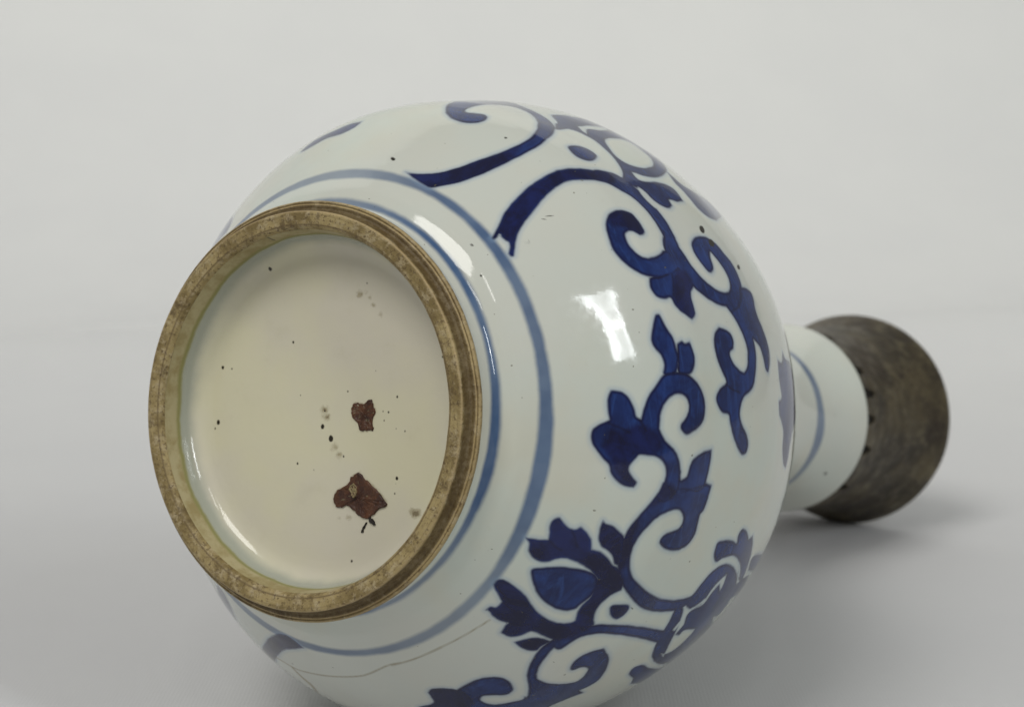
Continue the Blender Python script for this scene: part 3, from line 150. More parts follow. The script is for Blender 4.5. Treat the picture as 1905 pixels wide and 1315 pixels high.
    ('dark', '75.3,0.671 75.1,0.666 74.6,0.659 74.0,0.655 73.3,0.657 72.4,0.663 71.6,0.670 70.8,0.678 70.0,0.688 69.4,0.702 69.0,0.719 68.7,0.740 68.7,0.761 69.0,0.784 69.5,0.807 70.2,0.824 70.9,0.834 71.9,0.838 73.2,0.833 75.6,0.815 78.5,0.796 80.8,0.786 79.7,0.775 78.1,0.762 76.9,0.749 76.3,0.737 76.1,0.723 76.0,0.710 75.7,0.695 75.5,0.681'),
    ('dark', '121.7,0.779 120.7,0.723 119.7,0.676 118.5,0.633 117.3,0.589 116.0,0.546 114.6,0.508 113.1,0.472 111.5,0.440 110.1,0.415 108.9,0.399 107.8,0.389 106.8,0.383 106.0,0.380 105.2,0.381 104.4,0.385 103.6,0.392 102.9,0.402 102.3,0.411 101.9,0.416 101.6,0.420 101.4,0.422 102.7,0.434 104.5,0.454 106.3,0.475 107.8,0.495 109.2,0.515 110.6,0.541 112.0,0.573 113.4,0.611 114.8,0.656 116.4,0.716 118.4,0.806 118.9,0.833 119.1,0.828 119.7,0.831 120.5,0.835 120.8,0.815 122.4,0.842'),
    ('mid', '133.7,0.491 132.8,0.483 131.6,0.474 130.6,0.479 129.9,0.504 129.5,0.541 129.2,0.582 129.1,0.627 129.2,0.680 129.4,0.733 129.9,0.784 129.1,0.766 129.3,0.788 129.2,0.752 130.3,0.764 131.7,0.782 131.8,0.736 133.1,0.742 134.0,0.733 134.5,0.709 135.4,0.713 136.9,0.747 135.3,0.626 134.3,0.542'),
    ('mid', '-12.5,2.136 -12.2,2.141 -11.7,2.151 -11.3,2.170 -11.1,2.204 -11.1,2.251 -11.1,2.290 -10.9,2.298 -10.5,2.310 -10.2,2.324 -9.7,2.341 -9.3,2.361 -8.7,2.375 -8.0,2.378 -7.3,2.375 -6.4,2.369 -5.4,2.364 -4.3,2.359 -3.3,2.357 -2.2,2.362 -1.1,2.369 -0.1,2.363 0.8,2.333 1.6,2.295 2.4,2.265 3.2,2.244 4.0,2.227 4.8,2.215 5.5,2.209 6.2,2.207 6.9,2.204 7.7,2.195 8.5,2.187 9.1,2.181 8.8,2.157 8.5,2.124 7.9,2.094 7.1,2.070 6.2,2.048 5.2,2.033 4.2,2.027 3.1,2.027 2.2,2.024 1.6,2.013 1.0,1.997 0.5,1.980 0.0,1.961 -0.4,1.940 -0.9,1.925 -1.7,1.919 -2.6,1.919 -3.2,1.920 -3.3,1.941 -3.5,1.970 -4.0,1.987 -4.8,1.983 -5.9,1.970 -7.0,1.961 -8.3,1.964 -9.6,1.973 -10.6,1.982 -10.4,2.004 -10.2,2.037 -10.3,2.067 -10.9,2.092 -11.8,2.117'),
    ('line', '-12.4,0.951 -12.0,0.951 -11.5,0.950 -11.1,0.950 -10.7,0.950 -10.3,0.949 -10.0,0.948 -9.7,0.947 -9.3,0.946 -8.9,0.944 -8.5,0.941 -8.1,0.938 -7.6,0.936 -7.6,0.936 -7.5,0.937 -7.5,0.939 -7.5,0.941 -7.6,0.943 -7.6,0.944 -8.0,0.946 -8.5,0.949 -8.9,0.951 -9.3,0.953 -9.7,0.955 -10.0,0.956 -10.4,0.957 -10.7,0.958 -11.1,0.958 -11.6,0.958 -12.0,0.958 -12.4,0.958 -12.5,0.958 -12.5,0.956 -12.5,0.955 -12.5,0.953 -12.5,0.952'),
    ('line', '-7.2,0.854 -7.3,0.869 -7.4,0.884 -7.5,0.899 -7.5,0.914 -7.5,0.930 -7.4,0.948 -7.4,0.965 -7.3,0.981 -7.2,0.995 -7.0,1.008 -6.9,1.021 -6.8,1.035 -6.8,1.037 -6.8,1.040 -6.9,1.041 -6.9,1.042 -7.0,1.041 -7.0,1.039 -7.1,1.025 -7.3,1.013 -7.4,0.999 -7.5,0.984 -7.6,0.967 -7.7,0.950 -7.8,0.932 -7.8,0.915 -7.7,0.898 -7.7,0.883 -7.5,0.868 -7.5,0.853 -7.4,0.851 -7.4,0.850 -7.3,0.850 -7.2,0.851 -7.2,0.852'),
    ('line', '0.1,0.734 0.3,0.738 0.5,0.741 0.7,0.745 1.0,0.749 1.3,0.754 1.6,0.759 2.0,0.764 2.4,0.769 2.5,0.771 2.5,0.773 2.5,0.775 2.4,0.777 2.3,0.777 2.2,0.777 1.9,0.771 1.5,0.765 1.1,0.760 0.8,0.755 0.5,0.750 0.3,0.746 0.1,0.743 -0.1,0.739 -0.1,0.737 -0.1,0.736 -0.1,0.734 -0.0,0.733 0.0,0.733'),
    ('line', '1.3,0.617 1.5,0.627 1.7,0.636 1.9,0.646 2.0,0.656 2.2,0.668 2.5,0.679 2.7,0.691 2.9,0.704 2.9,0.705 2.9,0.707 2.8,0.708 2.7,0.708 2.6,0.707 2.6,0.706 2.4,0.694 2.2,0.682 2.0,0.670 1.8,0.658 1.6,0.648 1.4,0.638 1.3,0.629 1.1,0.619 1.1,0.618 1.1,0.616 1.2,0.616 1.2,0.616 1.3,0.616'),
    ('line', '12.2,0.981 12.2,0.997 12.1,1.013 12.1,1.030 12.1,1.048 12.2,1.067 12.3,1.088 12.4,1.110 12.3,1.130 12.1,1.147 11.8,1.160 11.5,1.172 11.1,1.184 11.1,1.185 11.1,1.184 11.0,1.182 11.0,1.180 11.0,1.177 11.0,1.175 11.3,1.163 11.7,1.151 11.9,1.139 12.1,1.125 12.1,1.108 12.1,1.088 12.0,1.067 11.9,1.047 11.9,1.028 11.9,1.011 12.0,0.995 12.0,0.979 12.0,0.977 12.1,0.976 12.1,0.975 12.2,0.976 12.2,0.978'),
    ('line', '-5.9,1.288 -5.6,1.304 -5.3,1.320 -5.0,1.337 -4.8,1.354 -4.6,1.371 -4.5,1.387 -4.4,1.403 -4.3,1.420 -4.2,1.423 -4.3,1.426 -4.3,1.428 -4.4,1.428 -4.4,1.427 -4.5,1.425 -4.6,1.408 -4.7,1.393 -4.8,1.377 -5.0,1.361 -5.2,1.345 -5.5,1.329 -5.8,1.312 -6.1,1.295 -6.1,1.293 -6.1,1.290 -6.0,1.288 -6.0,1.286 -5.9,1.286'),
    ('line', '-24.6,0.909 -24.5,0.923 -24.5,0.938 -24.4,0.954 -24.5,0.969 -24.5,0.985 -24.7,1.001 -24.8,1.017 -24.9,1.034 -25.0,1.036 -25.0,1.037 -25.1,1.038 -25.1,1.037 -25.1,1.035 -25.1,1.033 -25.0,1.017 -24.8,1.001 -24.7,0.986 -24.7,0.971 -24.6,0.955 -24.7,0.940 -24.7,0.925 -24.8,0.911 -24.8,0.909 -24.8,0.907 -24.7,0.906 -24.7,0.906 -24.6,0.907'),
    ('line', '-25.0,1.059 -24.5,1.054 -24.0,1.049 -23.5,1.044 -23.0,1.038 -22.5,1.032 -22.0,1.025 -21.5,1.019 -21.1,1.012 -21.0,1.012 -21.0,1.013 -21.0,1.015 -21.0,1.016 -21.0,1.018 -21.0,1.019 -21.5,1.026 -22.0,1.033 -22.5,1.040 -23.0,1.047 -23.5,1.053 -24.0,1.058 -24.5,1.063 -25.0,1.069 -25.1,1.069 -25.1,1.067 -25.1,1.065 -25.1,1.062 -25.0,1.060'),
    ('line', '-18.0,1.464 -18.3,1.492 -18.6,1.521 -18.9,1.551 -19.4,1.579 -19.9,1.600 -20.5,1.618 -21.1,1.634 -21.7,1.652 -21.8,1.653 -21.8,1.651 -21.8,1.649 -21.8,1.646 -21.8,1.642 -21.7,1.640 -21.1,1.622 -20.5,1.606 -19.9,1.589 -19.4,1.570 -19.1,1.546 -18.8,1.518 -18.5,1.489 -18.2,1.461 -18.1,1.458 -18.1,1.457 -18.0,1.457 -18.0,1.459 -18.0,1.461'),
    ('line', '-29.1,1.068 -29.6,1.082 -30.0,1.096 -30.5,1.111 -31.0,1.124 -31.6,1.137 -32.2,1.148 -32.9,1.159 -33.5,1.172 -33.6,1.172 -33.6,1.171 -33.6,1.170 -33.6,1.168 -33.6,1.166 -33.5,1.165 -32.9,1.153 -32.2,1.141 -31.6,1.130 -31.0,1.118 -30.5,1.104 -30.1,1.090 -29.6,1.076 -29.2,1.062 -29.2,1.061 -29.1,1.061 -29.1,1.063 -29.1,1.064 -29.1,1.067'),
    ('line', '-22.7,1.639 -22.2,1.629 -21.7,1.621 -21.1,1.612 -20.7,1.601 -20.2,1.586 -19.8,1.568 -19.3,1.549 -18.9,1.532 -18.9,1.531 -18.8,1.531 -18.8,1.533 -18.8,1.535 -18.8,1.538 -18.8,1.540 -19.3,1.558 -19.7,1.577 -20.2,1.596 -20.7,1.613 -21.2,1.625 -21.7,1.634 -22.2,1.642 -22.7,1.651 -22.8,1.651 -22.8,1.650 -22.8,1.647 -22.8,1.643 -22.7,1.640'),
    ('line', '26.9,0.495 27.1,0.502 27.3,0.508 27.6,0.515 27.8,0.523 28.0,0.531 28.1,0.540 28.2,0.549 28.3,0.558 28.3,0.559 28.2,0.560 28.2,0.560 28.1,0.560 28.1,0.559 28.0,0.558 27.9,0.550 27.8,0.541 27.7,0.532 27.6,0.524 27.4,0.517 27.1,0.511 26.9,0.504 26.7,0.497 26.6,0.496 26.6,0.495 26.7,0.494 26.7,0.494 26.8,0.494'),
    ('line', '23.3,0.558 23.6,0.564 24.0,0.570 24.3,0.577 24.7,0.583 25.1,0.589 25.5,0.595 26.0,0.601 26.4,0.607 26.5,0.608 26.5,0.609 26.5,0.610 26.4,0.611 26.4,0.611 26.3,0.611 25.9,0.605 25.4,0.598 25.0,0.592 24.5,0.586 24.2,0.580 23.8,0.573 23.5,0.567 23.2,0.560 23.1,0.560 23.1,0.559 23.2,0.558 23.2,0.557 23.3,0.557'),
    ('line', '41.7,0.416 42.0,0.429 42.3,0.442 42.6,0.455 42.9,0.468 43.1,0.481 43.2,0.495 43.4,0.508 43.6,0.521 43.5,0.523 43.5,0.524 43.4,0.524 43.4,0.524 43.3,0.523 43.3,0.521 43.1,0.508 43.0,0.495 42.8,0.481 42.6,0.468 42.3,0.455 42.1,0.442 41.8,0.430 41.5,0.417 41.5,0.416 41.5,0.415 41.5,0.414 41.6,0.414 41.7,0.415'),
    ('line', '44.5,0.477 44.6,0.492 44.7,0.506 44.9,0.521 44.9,0.535 45.0,0.548 45.0,0.561 44.9,0.574 44.9,0.587 44.9,0.588 44.9,0.589 44.8,0.589 44.7,0.588 44.7,0.587 44.7,0.586 44.7,0.573 44.7,0.560 44.7,0.547 44.7,0.534 44.6,0.520 44.5,0.506 44.3,0.491 44.2,0.477 44.2,0.476 44.2,0.475 44.3,0.475 44.4,0.475 44.4,0.476'),
    ('line', '48.0,0.557 47.8,0.568 47.7,0.579 47.5,0.589 47.2,0.599 46.9,0.606 46.5,0.613 46.2,0.619 45.8,0.626 45.8,0.626 45.7,0.626 45.6,0.625 45.6,0.624 45.6,0.623 45.6,0.622 46.0,0.615 46.3,0.609 46.7,0.603 47.0,0.595 47.2,0.586 47.4,0.576 47.6,0.565 47.8,0.555 47.8,0.554 47.9,0.554 48.0,0.554 48.0,0.555 48.1,0.556'),
    ('line', '31.2,0.747 31.4,0.755 31.6,0.763 31.8,0.772 32.0,0.781 32.1,0.791 32.1,0.801 32.2,0.811 32.2,0.821 32.2,0.822 32.2,0.823 32.1,0.823 32.1,0.823 32.0,0.822 32.0,0.820 32.0,0.810 31.9,0.800 31.9,0.791 31.8,0.782 31.6,0.774 31.4,0.765 31.2,0.757 31.0,0.749 31.0,0.748 31.0,0.747 31.0,0.746 31.1,0.746 31.1,0.746'),
    ('line', '13.5,0.842 13.8,0.856 14.1,0.871 14.4,0.886 14.5,0.901 14.5,0.915 14.2,0.928 14.0,0.940 13.7,0.953 13.7,0.954 13.6,0.954 13.6,0.954 13.6,0.952 13.5,0.951 13.6,0.949 13.8,0.936 14.1,0.924 14.3,0.913 14.4,0.901 14.3,0.887 14.0,0.873 13.6,0.858 13.3,0.844 13.3,0.843 13.3,0.842 13.4,0.841 13.4,0.841 13.5,0.841'),
    ('line', '10.4,0.966 10.8,0.968 11.2,0.971 11.7,0.972 12.0,0.970 12.4,0.964 12.8,0.955 13.2,0.944 13.6,0.935 13.7,0.934 13.7,0.935 13.7,0.935 13.8,0.937 13.7,0.938 13.7,0.939 13.3,0.949 12.9,0.960 12.5,0.970 12.1,0.976 11.7,0.978 11.2,0.977 10.8,0.974 10.4,0.972 10.3,0.972 10.3,0.970 10.3,0.969 10.3,0.967 10.3,0.966'),
    ('line', '69.3,0.705 69.2,0.716 69.1,0.726 69.1,0.736 69.1,0.749 69.2,0.764 69.3,0.781 69.5,0.800 69.8,0.819 69.8,0.821 69.7,0.822 69.6,0.822 69.5,0.820 69.4,0.818 69.4,0.816 69.2,0.797 69.0,0.778 68.8,0.760 68.7,0.745 68.7,0.732 68.8,0.721 68.8,0.711 68.9,0.700 68.9,0.699 69.0,0.699 69.1,0.700 69.2,0.701 69.3,0.703'),
    ('line', '12.7,1.009 12.5,1.024 12.4,1.039 12.2,1.055 12.0,1.074 11.8,1.097 11.7,1.124 11.5,1.152 11.3,1.180 11.3,1.182 11.3,1.182 11.2,1.182 11.2,1.181 11.2,1.179 11.2,1.177 11.3,1.148 11.5,1.120 11.7,1.094 11.9,1.071 12.0,1.051 12.2,1.035 12.4,1.020 12.6,1.005 12.6,1.004 12.6,1.003 12.7,1.004 12.7,1.005 12.7,1.007'),
    ('white', '32.1,1.572 32.4,1.559 32.8,1.547 33.1,1.535 33.4,1.524 33.7,1.511 33.9,1.498 34.1,1.486 34.4,1.477 34.7,1.472 35.2,1.470 35.6,1.469 36.0,1.468 36.4,1.465 36.9,1.463 37.3,1.460 37.6,1.459 37.9,1.458 38.2,1.457 38.4,1.456 38.7,1.456 38.8,1.457 38.9,1.462 39.0,1.468 39.1,1.475 39.0,1.480 39.0,1.482 38.7,1.482 38.5,1.483 38.3,1.484 37.9,1.484 37.6,1.485 37.1,1.485 36.7,1.485 36.2,1.486 35.8,1.487 35.4,1.487 35.0,1.489 34.6,1.494 34.4,1.502 34.2,1.514 34.0,1.527 33.7,1.541 33.4,1.554 33.1,1.569 32.8,1.583 32.4,1.599 32.4,1.599 32.2,1.596 32.1,1.590 32.0,1.583 32.0,1.576'),
    ('white', '25.1,1.531 24.9,1.550 24.8,1.570 24.6,1.590 24.5,1.611 24.5,1.633 24.5,1.657 24.6,1.680 24.8,1.701 25.0,1.723 25.4,1.746 25.8,1.771 26.3,1.795 26.9,1.818 27.5,1.841 28.2,1.865 28.9,1.893 29.0,1.901 29.2,1.913 29.3,1.926 29.3,1.937 29.3,1.942 29.2,1.940 28.5,1.909 27.7,1.882 27.1,1.856 26.4,1.828 25.8,1.798 25.3,1.768 24.9,1.737 24.5,1.706 24.3,1.675 24.2,1.647 24.2,1.621 24.2,1.597 24.3,1.575 24.4,1.553 24.6,1.533 24.7,1.514 24.8,1.511 24.9,1.511 25.0,1.514 25.1,1.519 25.1,1.526'),
    ('speck', '-34.2,1.560 -33.8,1.554 -33.5,1.545 -33.2,1.533 -33.1,1.521 -33.2,1.511 -33.4,1.506 -33.7,1.505 -34.1,1.510 -34.5,1.520 -34.7,1.532 -34.8,1.545 -34.8,1.555 -34.6,1.560'),
    ('speck', '-31.5,1.582 -31.2,1.580 -30.8,1.571 -30.6,1.559 -30.4,1.546 -30.5,1.533 -30.6,1.524 -30.9,1.521 -31.3,1.523 -31.6,1.531 -31.9,1.543 -32.0,1.557 -32.0,1.569 -31.8,1.579'),
    ('speck', '-44.6,0.321 -44.6,0.319 -44.6,0.317 -44.8,0.315 -45.1,0.314 -45.3,0.314 -45.5,0.315 -45.6,0.316 -45.6,0.318 -45.6,0.320 -45.4,0.322 -45.2,0.323 -44.9,0.323 -44.7,0.323'),
    ('speck', '-36.4,0.284 -36.2,0.283 -36.2,0.281 -36.2,0.280 -36.2,0.278 -36.4,0.277 -36.5,0.277 -36.7,0.278 -36.8,0.279 -36.9,0.280 -36.9,0.282 -36.8,0.284 -36.7,0.285 -36.5,0.285'),
    ('speck', '-63.7,0.809 -63.6,0.806 -63.6,0.803 -63.7,0.801 -63.8,0.799 -64.0,0.799 -64.1,0.801 -64.2,0.803 -64.3,0.806 -64.3,0.809 -64.2,0.811 -64.0,0.812 -63.9,0.812 -63.8,0.811'),
    ('speck', '-79.9,0.481 -79.9,0.477 -80.0,0.475 -80.4,0.475 -80.8,0.478 -81.1,0.481 -81.4,0.486 -81.6,0.491 -81.6,0.494 -81.4,0.496 -81.1,0.496 -80.7,0.493 -80.3,0.490 -80.0,0.485'),
    ('speck', '-27.2,1.780 -27.0,1.774 -26.7,1.764 -26.5,1.752 -26.5,1.741 -26.5,1.733 -26.6,1.729 -26.9,1.730 -27.1,1.736 -27.3,1.745 -27.5,1.757 -27.6,1.769 -27.6,1.778 -27.4,1.782'),
    ('speck', '-42.4,0.658 -42.4,0.656 -42.5,0.650 -42.6,0.643 -42.8,0.635 -43.0,0.628 -43.1,0.624 -43.2,0.623 -43.2,0.625 -43.1,0.630 -43.0,0.637 -42.8,0.645 -42.6,0.652 -42.5,0.657'),
    ('speck', '-42.3,0.621 -42.3,0.620 -42.4,0.617 -42.5,0.614 -42.7,0.610 -42.8,0.607 -42.9,0.606 -43.0,0.606 -43.0,0.607 -42.9,0.610 -42.8,0.613 -42.7,0.616 -42.5,0.619 -42.4,0.621'),
    ('speck', '-39.4,0.509 -39.1,0.508 -38.9,0.506 -38.8,0.505 -38.8,0.504 -38.9,0.504 -39.1,0.504 -39.4,0.504 -39.7,0.505 -39.9,0.507 -40.0,0.508 -40.0,0.509 -39.9,0.509 -39.7,0.509'),
    ('speck', '-39.6,0.493 -39.4,0.493 -39.2,0.493 -39.1,0.493 -39.1,0.492 -39.1,0.491 -39.3,0.490 -39.5,0.490 -39.7,0.490 -39.9,0.490 -40.0,0.490 -40.0,0.491 -39.9,0.492 -39.8,0.493'),
    ('speck', '35.0,5.669 35.7,5.674 36.3,5.675 36.7,5.671 36.9,5.664 36.7,5.655 36.3,5.644 35.6,5.636 34.9,5.631 34.3,5.630 33.9,5.634 33.8,5.642 34.0,5.651 34.4,5.661'),
    ('speck', '34.9,1.006 34.9,1.004 34.9,1.001 34.8,0.996 34.8,0.990 34.7,0.986 34.6,0.983 34.5,0.982 34.5,0.983 34.5,0.987 34.6,0.991 34.6,0.997 34.7,1.002 34.8,1.005'),
    ('crack', '116.2,0.704 114.7,0.694 113.3,0.687 112.0,0.683 110.9,0.679 110.1,0.677 109.6,0.675 108.9,0.670 107.9,0.661 106.4,0.648 104.6,0.633 102.7,0.620 100.8,0.608 99.0,0.596 97.1,0.585 95.3,0.574 93.6,0.566 92.0,0.558 90.4,0.551 88.9,0.544 87.4,0.536 86.0,0.526 84.5,0.516 83.2,0.506 82.0,0.497 81.0,0.491 80.1,0.485 79.2,0.480 78.3,0.477 77.2,0.476 76.0,0.476 75.0,0.477 74.6,0.475 75.1,0.475 76.4,0.476 77.6,0.478 78.1,0.482 77.3,0.481 75.7,0.479 74.0,0.478 72.4,0.477 71.2,0.476 70.1,0.474 69.1,0.473 68.0,0.472 66.8,0.472 65.5,0.472 64.4,0.472 63.6,0.472 63.4,0.472 63.3,0.467 63.5,0.471 63.2,0.471 62.2,0.471 60.9,0.472 59.4,0.474 58.1,0.476 56.8,0.478 55.4,0.480 54.2,0.482 53.0,0.484 52.1,0.487 51.3,0.489 50.5,0.491 49.8,0.493 49.7,0.493 49.7,0.492 49.7,0.492 49.7,0.492 49.7,0.491 49.7,0.491 50.5,0.488 51.2,0.486 52.1,0.484 53.0,0.482 54.1,0.479 55.4,0.477 56.7,0.475 58.0,0.473 59.4,0.471 60.8,0.469 62.1,0.468 63.1,0.467 63.4,0.467 63.5,0.472 63.2,0.466 63.5,0.466 64.3,0.466 65.4,0.466 66.7,0.467 67.9,0.468 68.9,0.469 70.0,0.470 71.1,0.471 72.3,0.472 73.8,0.473 75.6,0.475 77.2,0.477 78.0,0.478 77.7,0.482 76.5,0.480 75.2,0.479 74.5,0.478 74.9,0.473 75.9,0.472 77.1,0.471 78.2,0.473 79.1,0.476 80.0,0.480 80.9,0.486 81.9,0.492 83.1,0.500 84.5,0.511 85.9,0.521 87.3,0.531 88.7,0.538 90.2,0.545 91.8,0.552 93.4,0.560 95.1,0.568 96.9,0.578 98.8,0.589 100.6,0.600 102.5,0.612 104.3,0.625 106.1,0.638 107.6,0.651 108.6,0.660 109.3,0.664 109.8,0.666 110.5,0.668 111.6,0.671 112.9,0.674 114.3,0.679 115.8,0.688 115.9,0.690 116.0,0.693 116.1,0.697 116.2,0.700 116.2,0.703'),
    ('crack', '111.4,0.683 111.0,0.698 110.6,0.715 110.2,0.732 109.8,0.747 109.4,0.761 108.9,0.774 108.5,0.788 108.2,0.804 108.2,0.825 108.4,0.855 109.3,0.917 108.2,0.901 107.1,0.890 106.9,0.916 105.7,0.905 104.7,0.902 104.7,0.902 105.5,0.938 105.0,0.916 104.6,0.902 105.2,0.925 105.0,0.915 105.9,0.915 107.1,0.927 107.1,0.890 108.0,0.896 107.5,0.849 107.2,0.817 107.1,0.791 107.2,0.770 107.5,0.756 108.0,0.745 108.6,0.735 109.1,0.725 109.6,0.711 110.0,0.697 110.5,0.682 111.0,0.669 111.0,0.669 111.1,0.671 111.2,0.674 111.4,0.678 111.4,0.681'),
]
FLAW1 = [(0.175, -0.026), (0.196, -0.043), (0.245, -0.038), (0.272, -0.057), (0.299, -0.061), (0.307, -0.033), (0.322, -0.0), (0.302, 0.044), (0.31, 0.088), (0.269, 0.095), (0.227, 0.093), (0.215, 0.062), (0.184, 0.035), (0.172, 0.008)]
FLAW2 = [(0.226, 0.303), (0.254, 0.327), (0.304, 0.364), (0.346, 0.396), (0.395, 0.443), (0.399, 0.465), (0.355, 0.483), (0.321, 0.512), (0.281, 0.536), (0.239, 0.522), (0.197, 0.496), (0.147, 0.47), (0.119, 0.488), (0.084, 0.479), (0.069, 0.446), (0.089, 0.4), (0.131, 0.382), (0.165, 0.358), (0.185, 0.324)]
OLIVE = [(0.19, 0.363), (0.214, 0.379), (0.215, 0.418), (0.195, 0.435), (0.18, 0.402), (0.169, 0.392)]
TAIL1 = [(0.291, 0.525), (0.315, 0.535), (0.336, 0.559), (0.32, 0.565), (0.298, 0.55)]
TAIL2 = [(0.274, 0.553), (0.281, 0.559), (0.258, 0.6), (0.247, 0.605), (0.254, 0.582)]
SPECKS = [(-0.376, -0.733, 0.0133, 0), (-0.237, -0.872, 0.008, 0), (-0.697, -0.218, 0.0133, 0), (-0.633, -0.212, 0.008, 1), (-0.218, -0.351, 0.0107, 1), (-0.718, 0.071, 0.016, 0), (-0.739, 0.105, 0.0107, 1), (-0.17, 0.273, 0.008, 0), (-0.062, 0.302, 0.0053, 0), (-0.012, 0.079, 0.016, 0), (0.043, 0.139, 0.0213, 0), (-0.001, -0.007, 0.0187, 2), (0.011, 0.029, 0.016, 2), (0.07, 0.183, 0.016, 2), (0.099, 0.218, 0.016, 2), (0.126, 0.228, 0.008, 1), (0.458, 0.327, 0.012, 0), (0.452, 0.354, 0.004, 1), (0.446, 0.402, 0.0067, 1), (0.451, -0.078, 0.008, 0), (0.145, -0.102, 0.0053, 0), (0.366, -0.005, 0.0053, 0), (0.4, 0.0, 0.0067, 0), (0.374, 0.041, 0.0053, 1), (0.501, 0.092, 0.0059, 0), (0.448, 0.08, 0.004, 1), (0.721, -0.276, 0.008, 0), (0.192, 0.751, 0.0093, 0), (0.251, -0.647, 0.008, 1), (0.213, -0.591, 0.0133, 2), (0.247, -0.599, 0.0107, 2), (0.268, -0.576, 0.0107, 2), (0.292, -0.538, 0.008, 2), (0.337, -0.489, 0.0067, 2), (0.108, 0.544, 0.0107, 2), (0.159, 0.536, 0.0107, 2), (0.58, 0.495, 0.0213, 3), (-0.161, -0.079, 0.0053, 1), (0.318, -0.206, 0.004, 1)]

# ------------------------------------------------------------------ node helpers
class NT:
    def __init__(self, name):
        self.m = bpy.data.materials.new(name)
        self.m.use_nodes = True
        self.t = self.m.node_tree
        self.b = self.t.nodes['Principled BSDF']

    def n(self, kind, **kw):
        o = self.t.nodes.new(kind)
        for k, v in kw.items():
            setattr(o, k, v)
        return o

    def l(self, a, b):
        self.t.links.new(a, b)

    def put(self, sock, v):
        if hasattr(v, 'is_output'):
            self.l(v, sock)
        elif v is not None:
            sock.default_value = v

    def attr(self, name):
        return self.n('ShaderNodeAttribute', attribute_name=name).outputs['Fac']

    def obj(self):
        return self.n('ShaderNodeTexCoord').outputs['Object']

    def noise(self, scale, detail=3.0, rough=0.55, vec=None, dist=0.0):
        o = self.n('ShaderNodeTexNoise')
        o.inputs['Scale'].default_value = scale
        o.inputs['Detail'].default_value = detail
        o.inputs['Roughness'].default_value = rough
        o.inputs['Distortion'].default_value = dist
        self.put(o.inputs['Vector'], vec if vec is not None else self.obj())
        return o.outputs['Fac']

    def math(self, op, a, b=None, c=None):
        o = self.n('ShaderNodeMath', operation=op)
        for i, v in enumerate((a, b, c)):
            self.put(o.inputs[i], v)
        return o.outputs[0]

    def ramp(self, v, a, b, lo=0.0, hi=1.0, smooth=True):
        o = self.n('ShaderNodeMapRange')
        o.interpolation_type = 'SMOOTHSTEP' if smooth else 'LINEAR'
        o.clamp = True
        for i, q in enumerate((v, a, b, lo, hi)):
            self.put(o.inputs[i], q)
        return o.outputs['Result']

    def mix(self, fac, a, b, mode='MIX'):
        o = self.n('ShaderNodeMix', data_type='RGBA', blend_type=mode)
        o.clamp_factor = True
        self.put(o.inputs[0], fac)
        self.put(o.inputs[6], a if hasattr(a, 'is_output') else (*a, 1))
        self.put(o.inputs[7], b if hasattr(b, 'is_output') else (*b, 1))
        return o.outputs[2]

    def bump(self, h, strength, dist, normal=None):
        o = self.n('ShaderNodeBump')
        o.inputs['Strength'].default_value = strength
        o.inputs['Distance'].default_value = dist
        self.put(o.inputs['Height'], h)
        if normal is not None:
            self.l(normal, o.inputs['Normal'])
        return o.outputs['Normal']


GLAZE = (0.575, 0.628, 0.562)


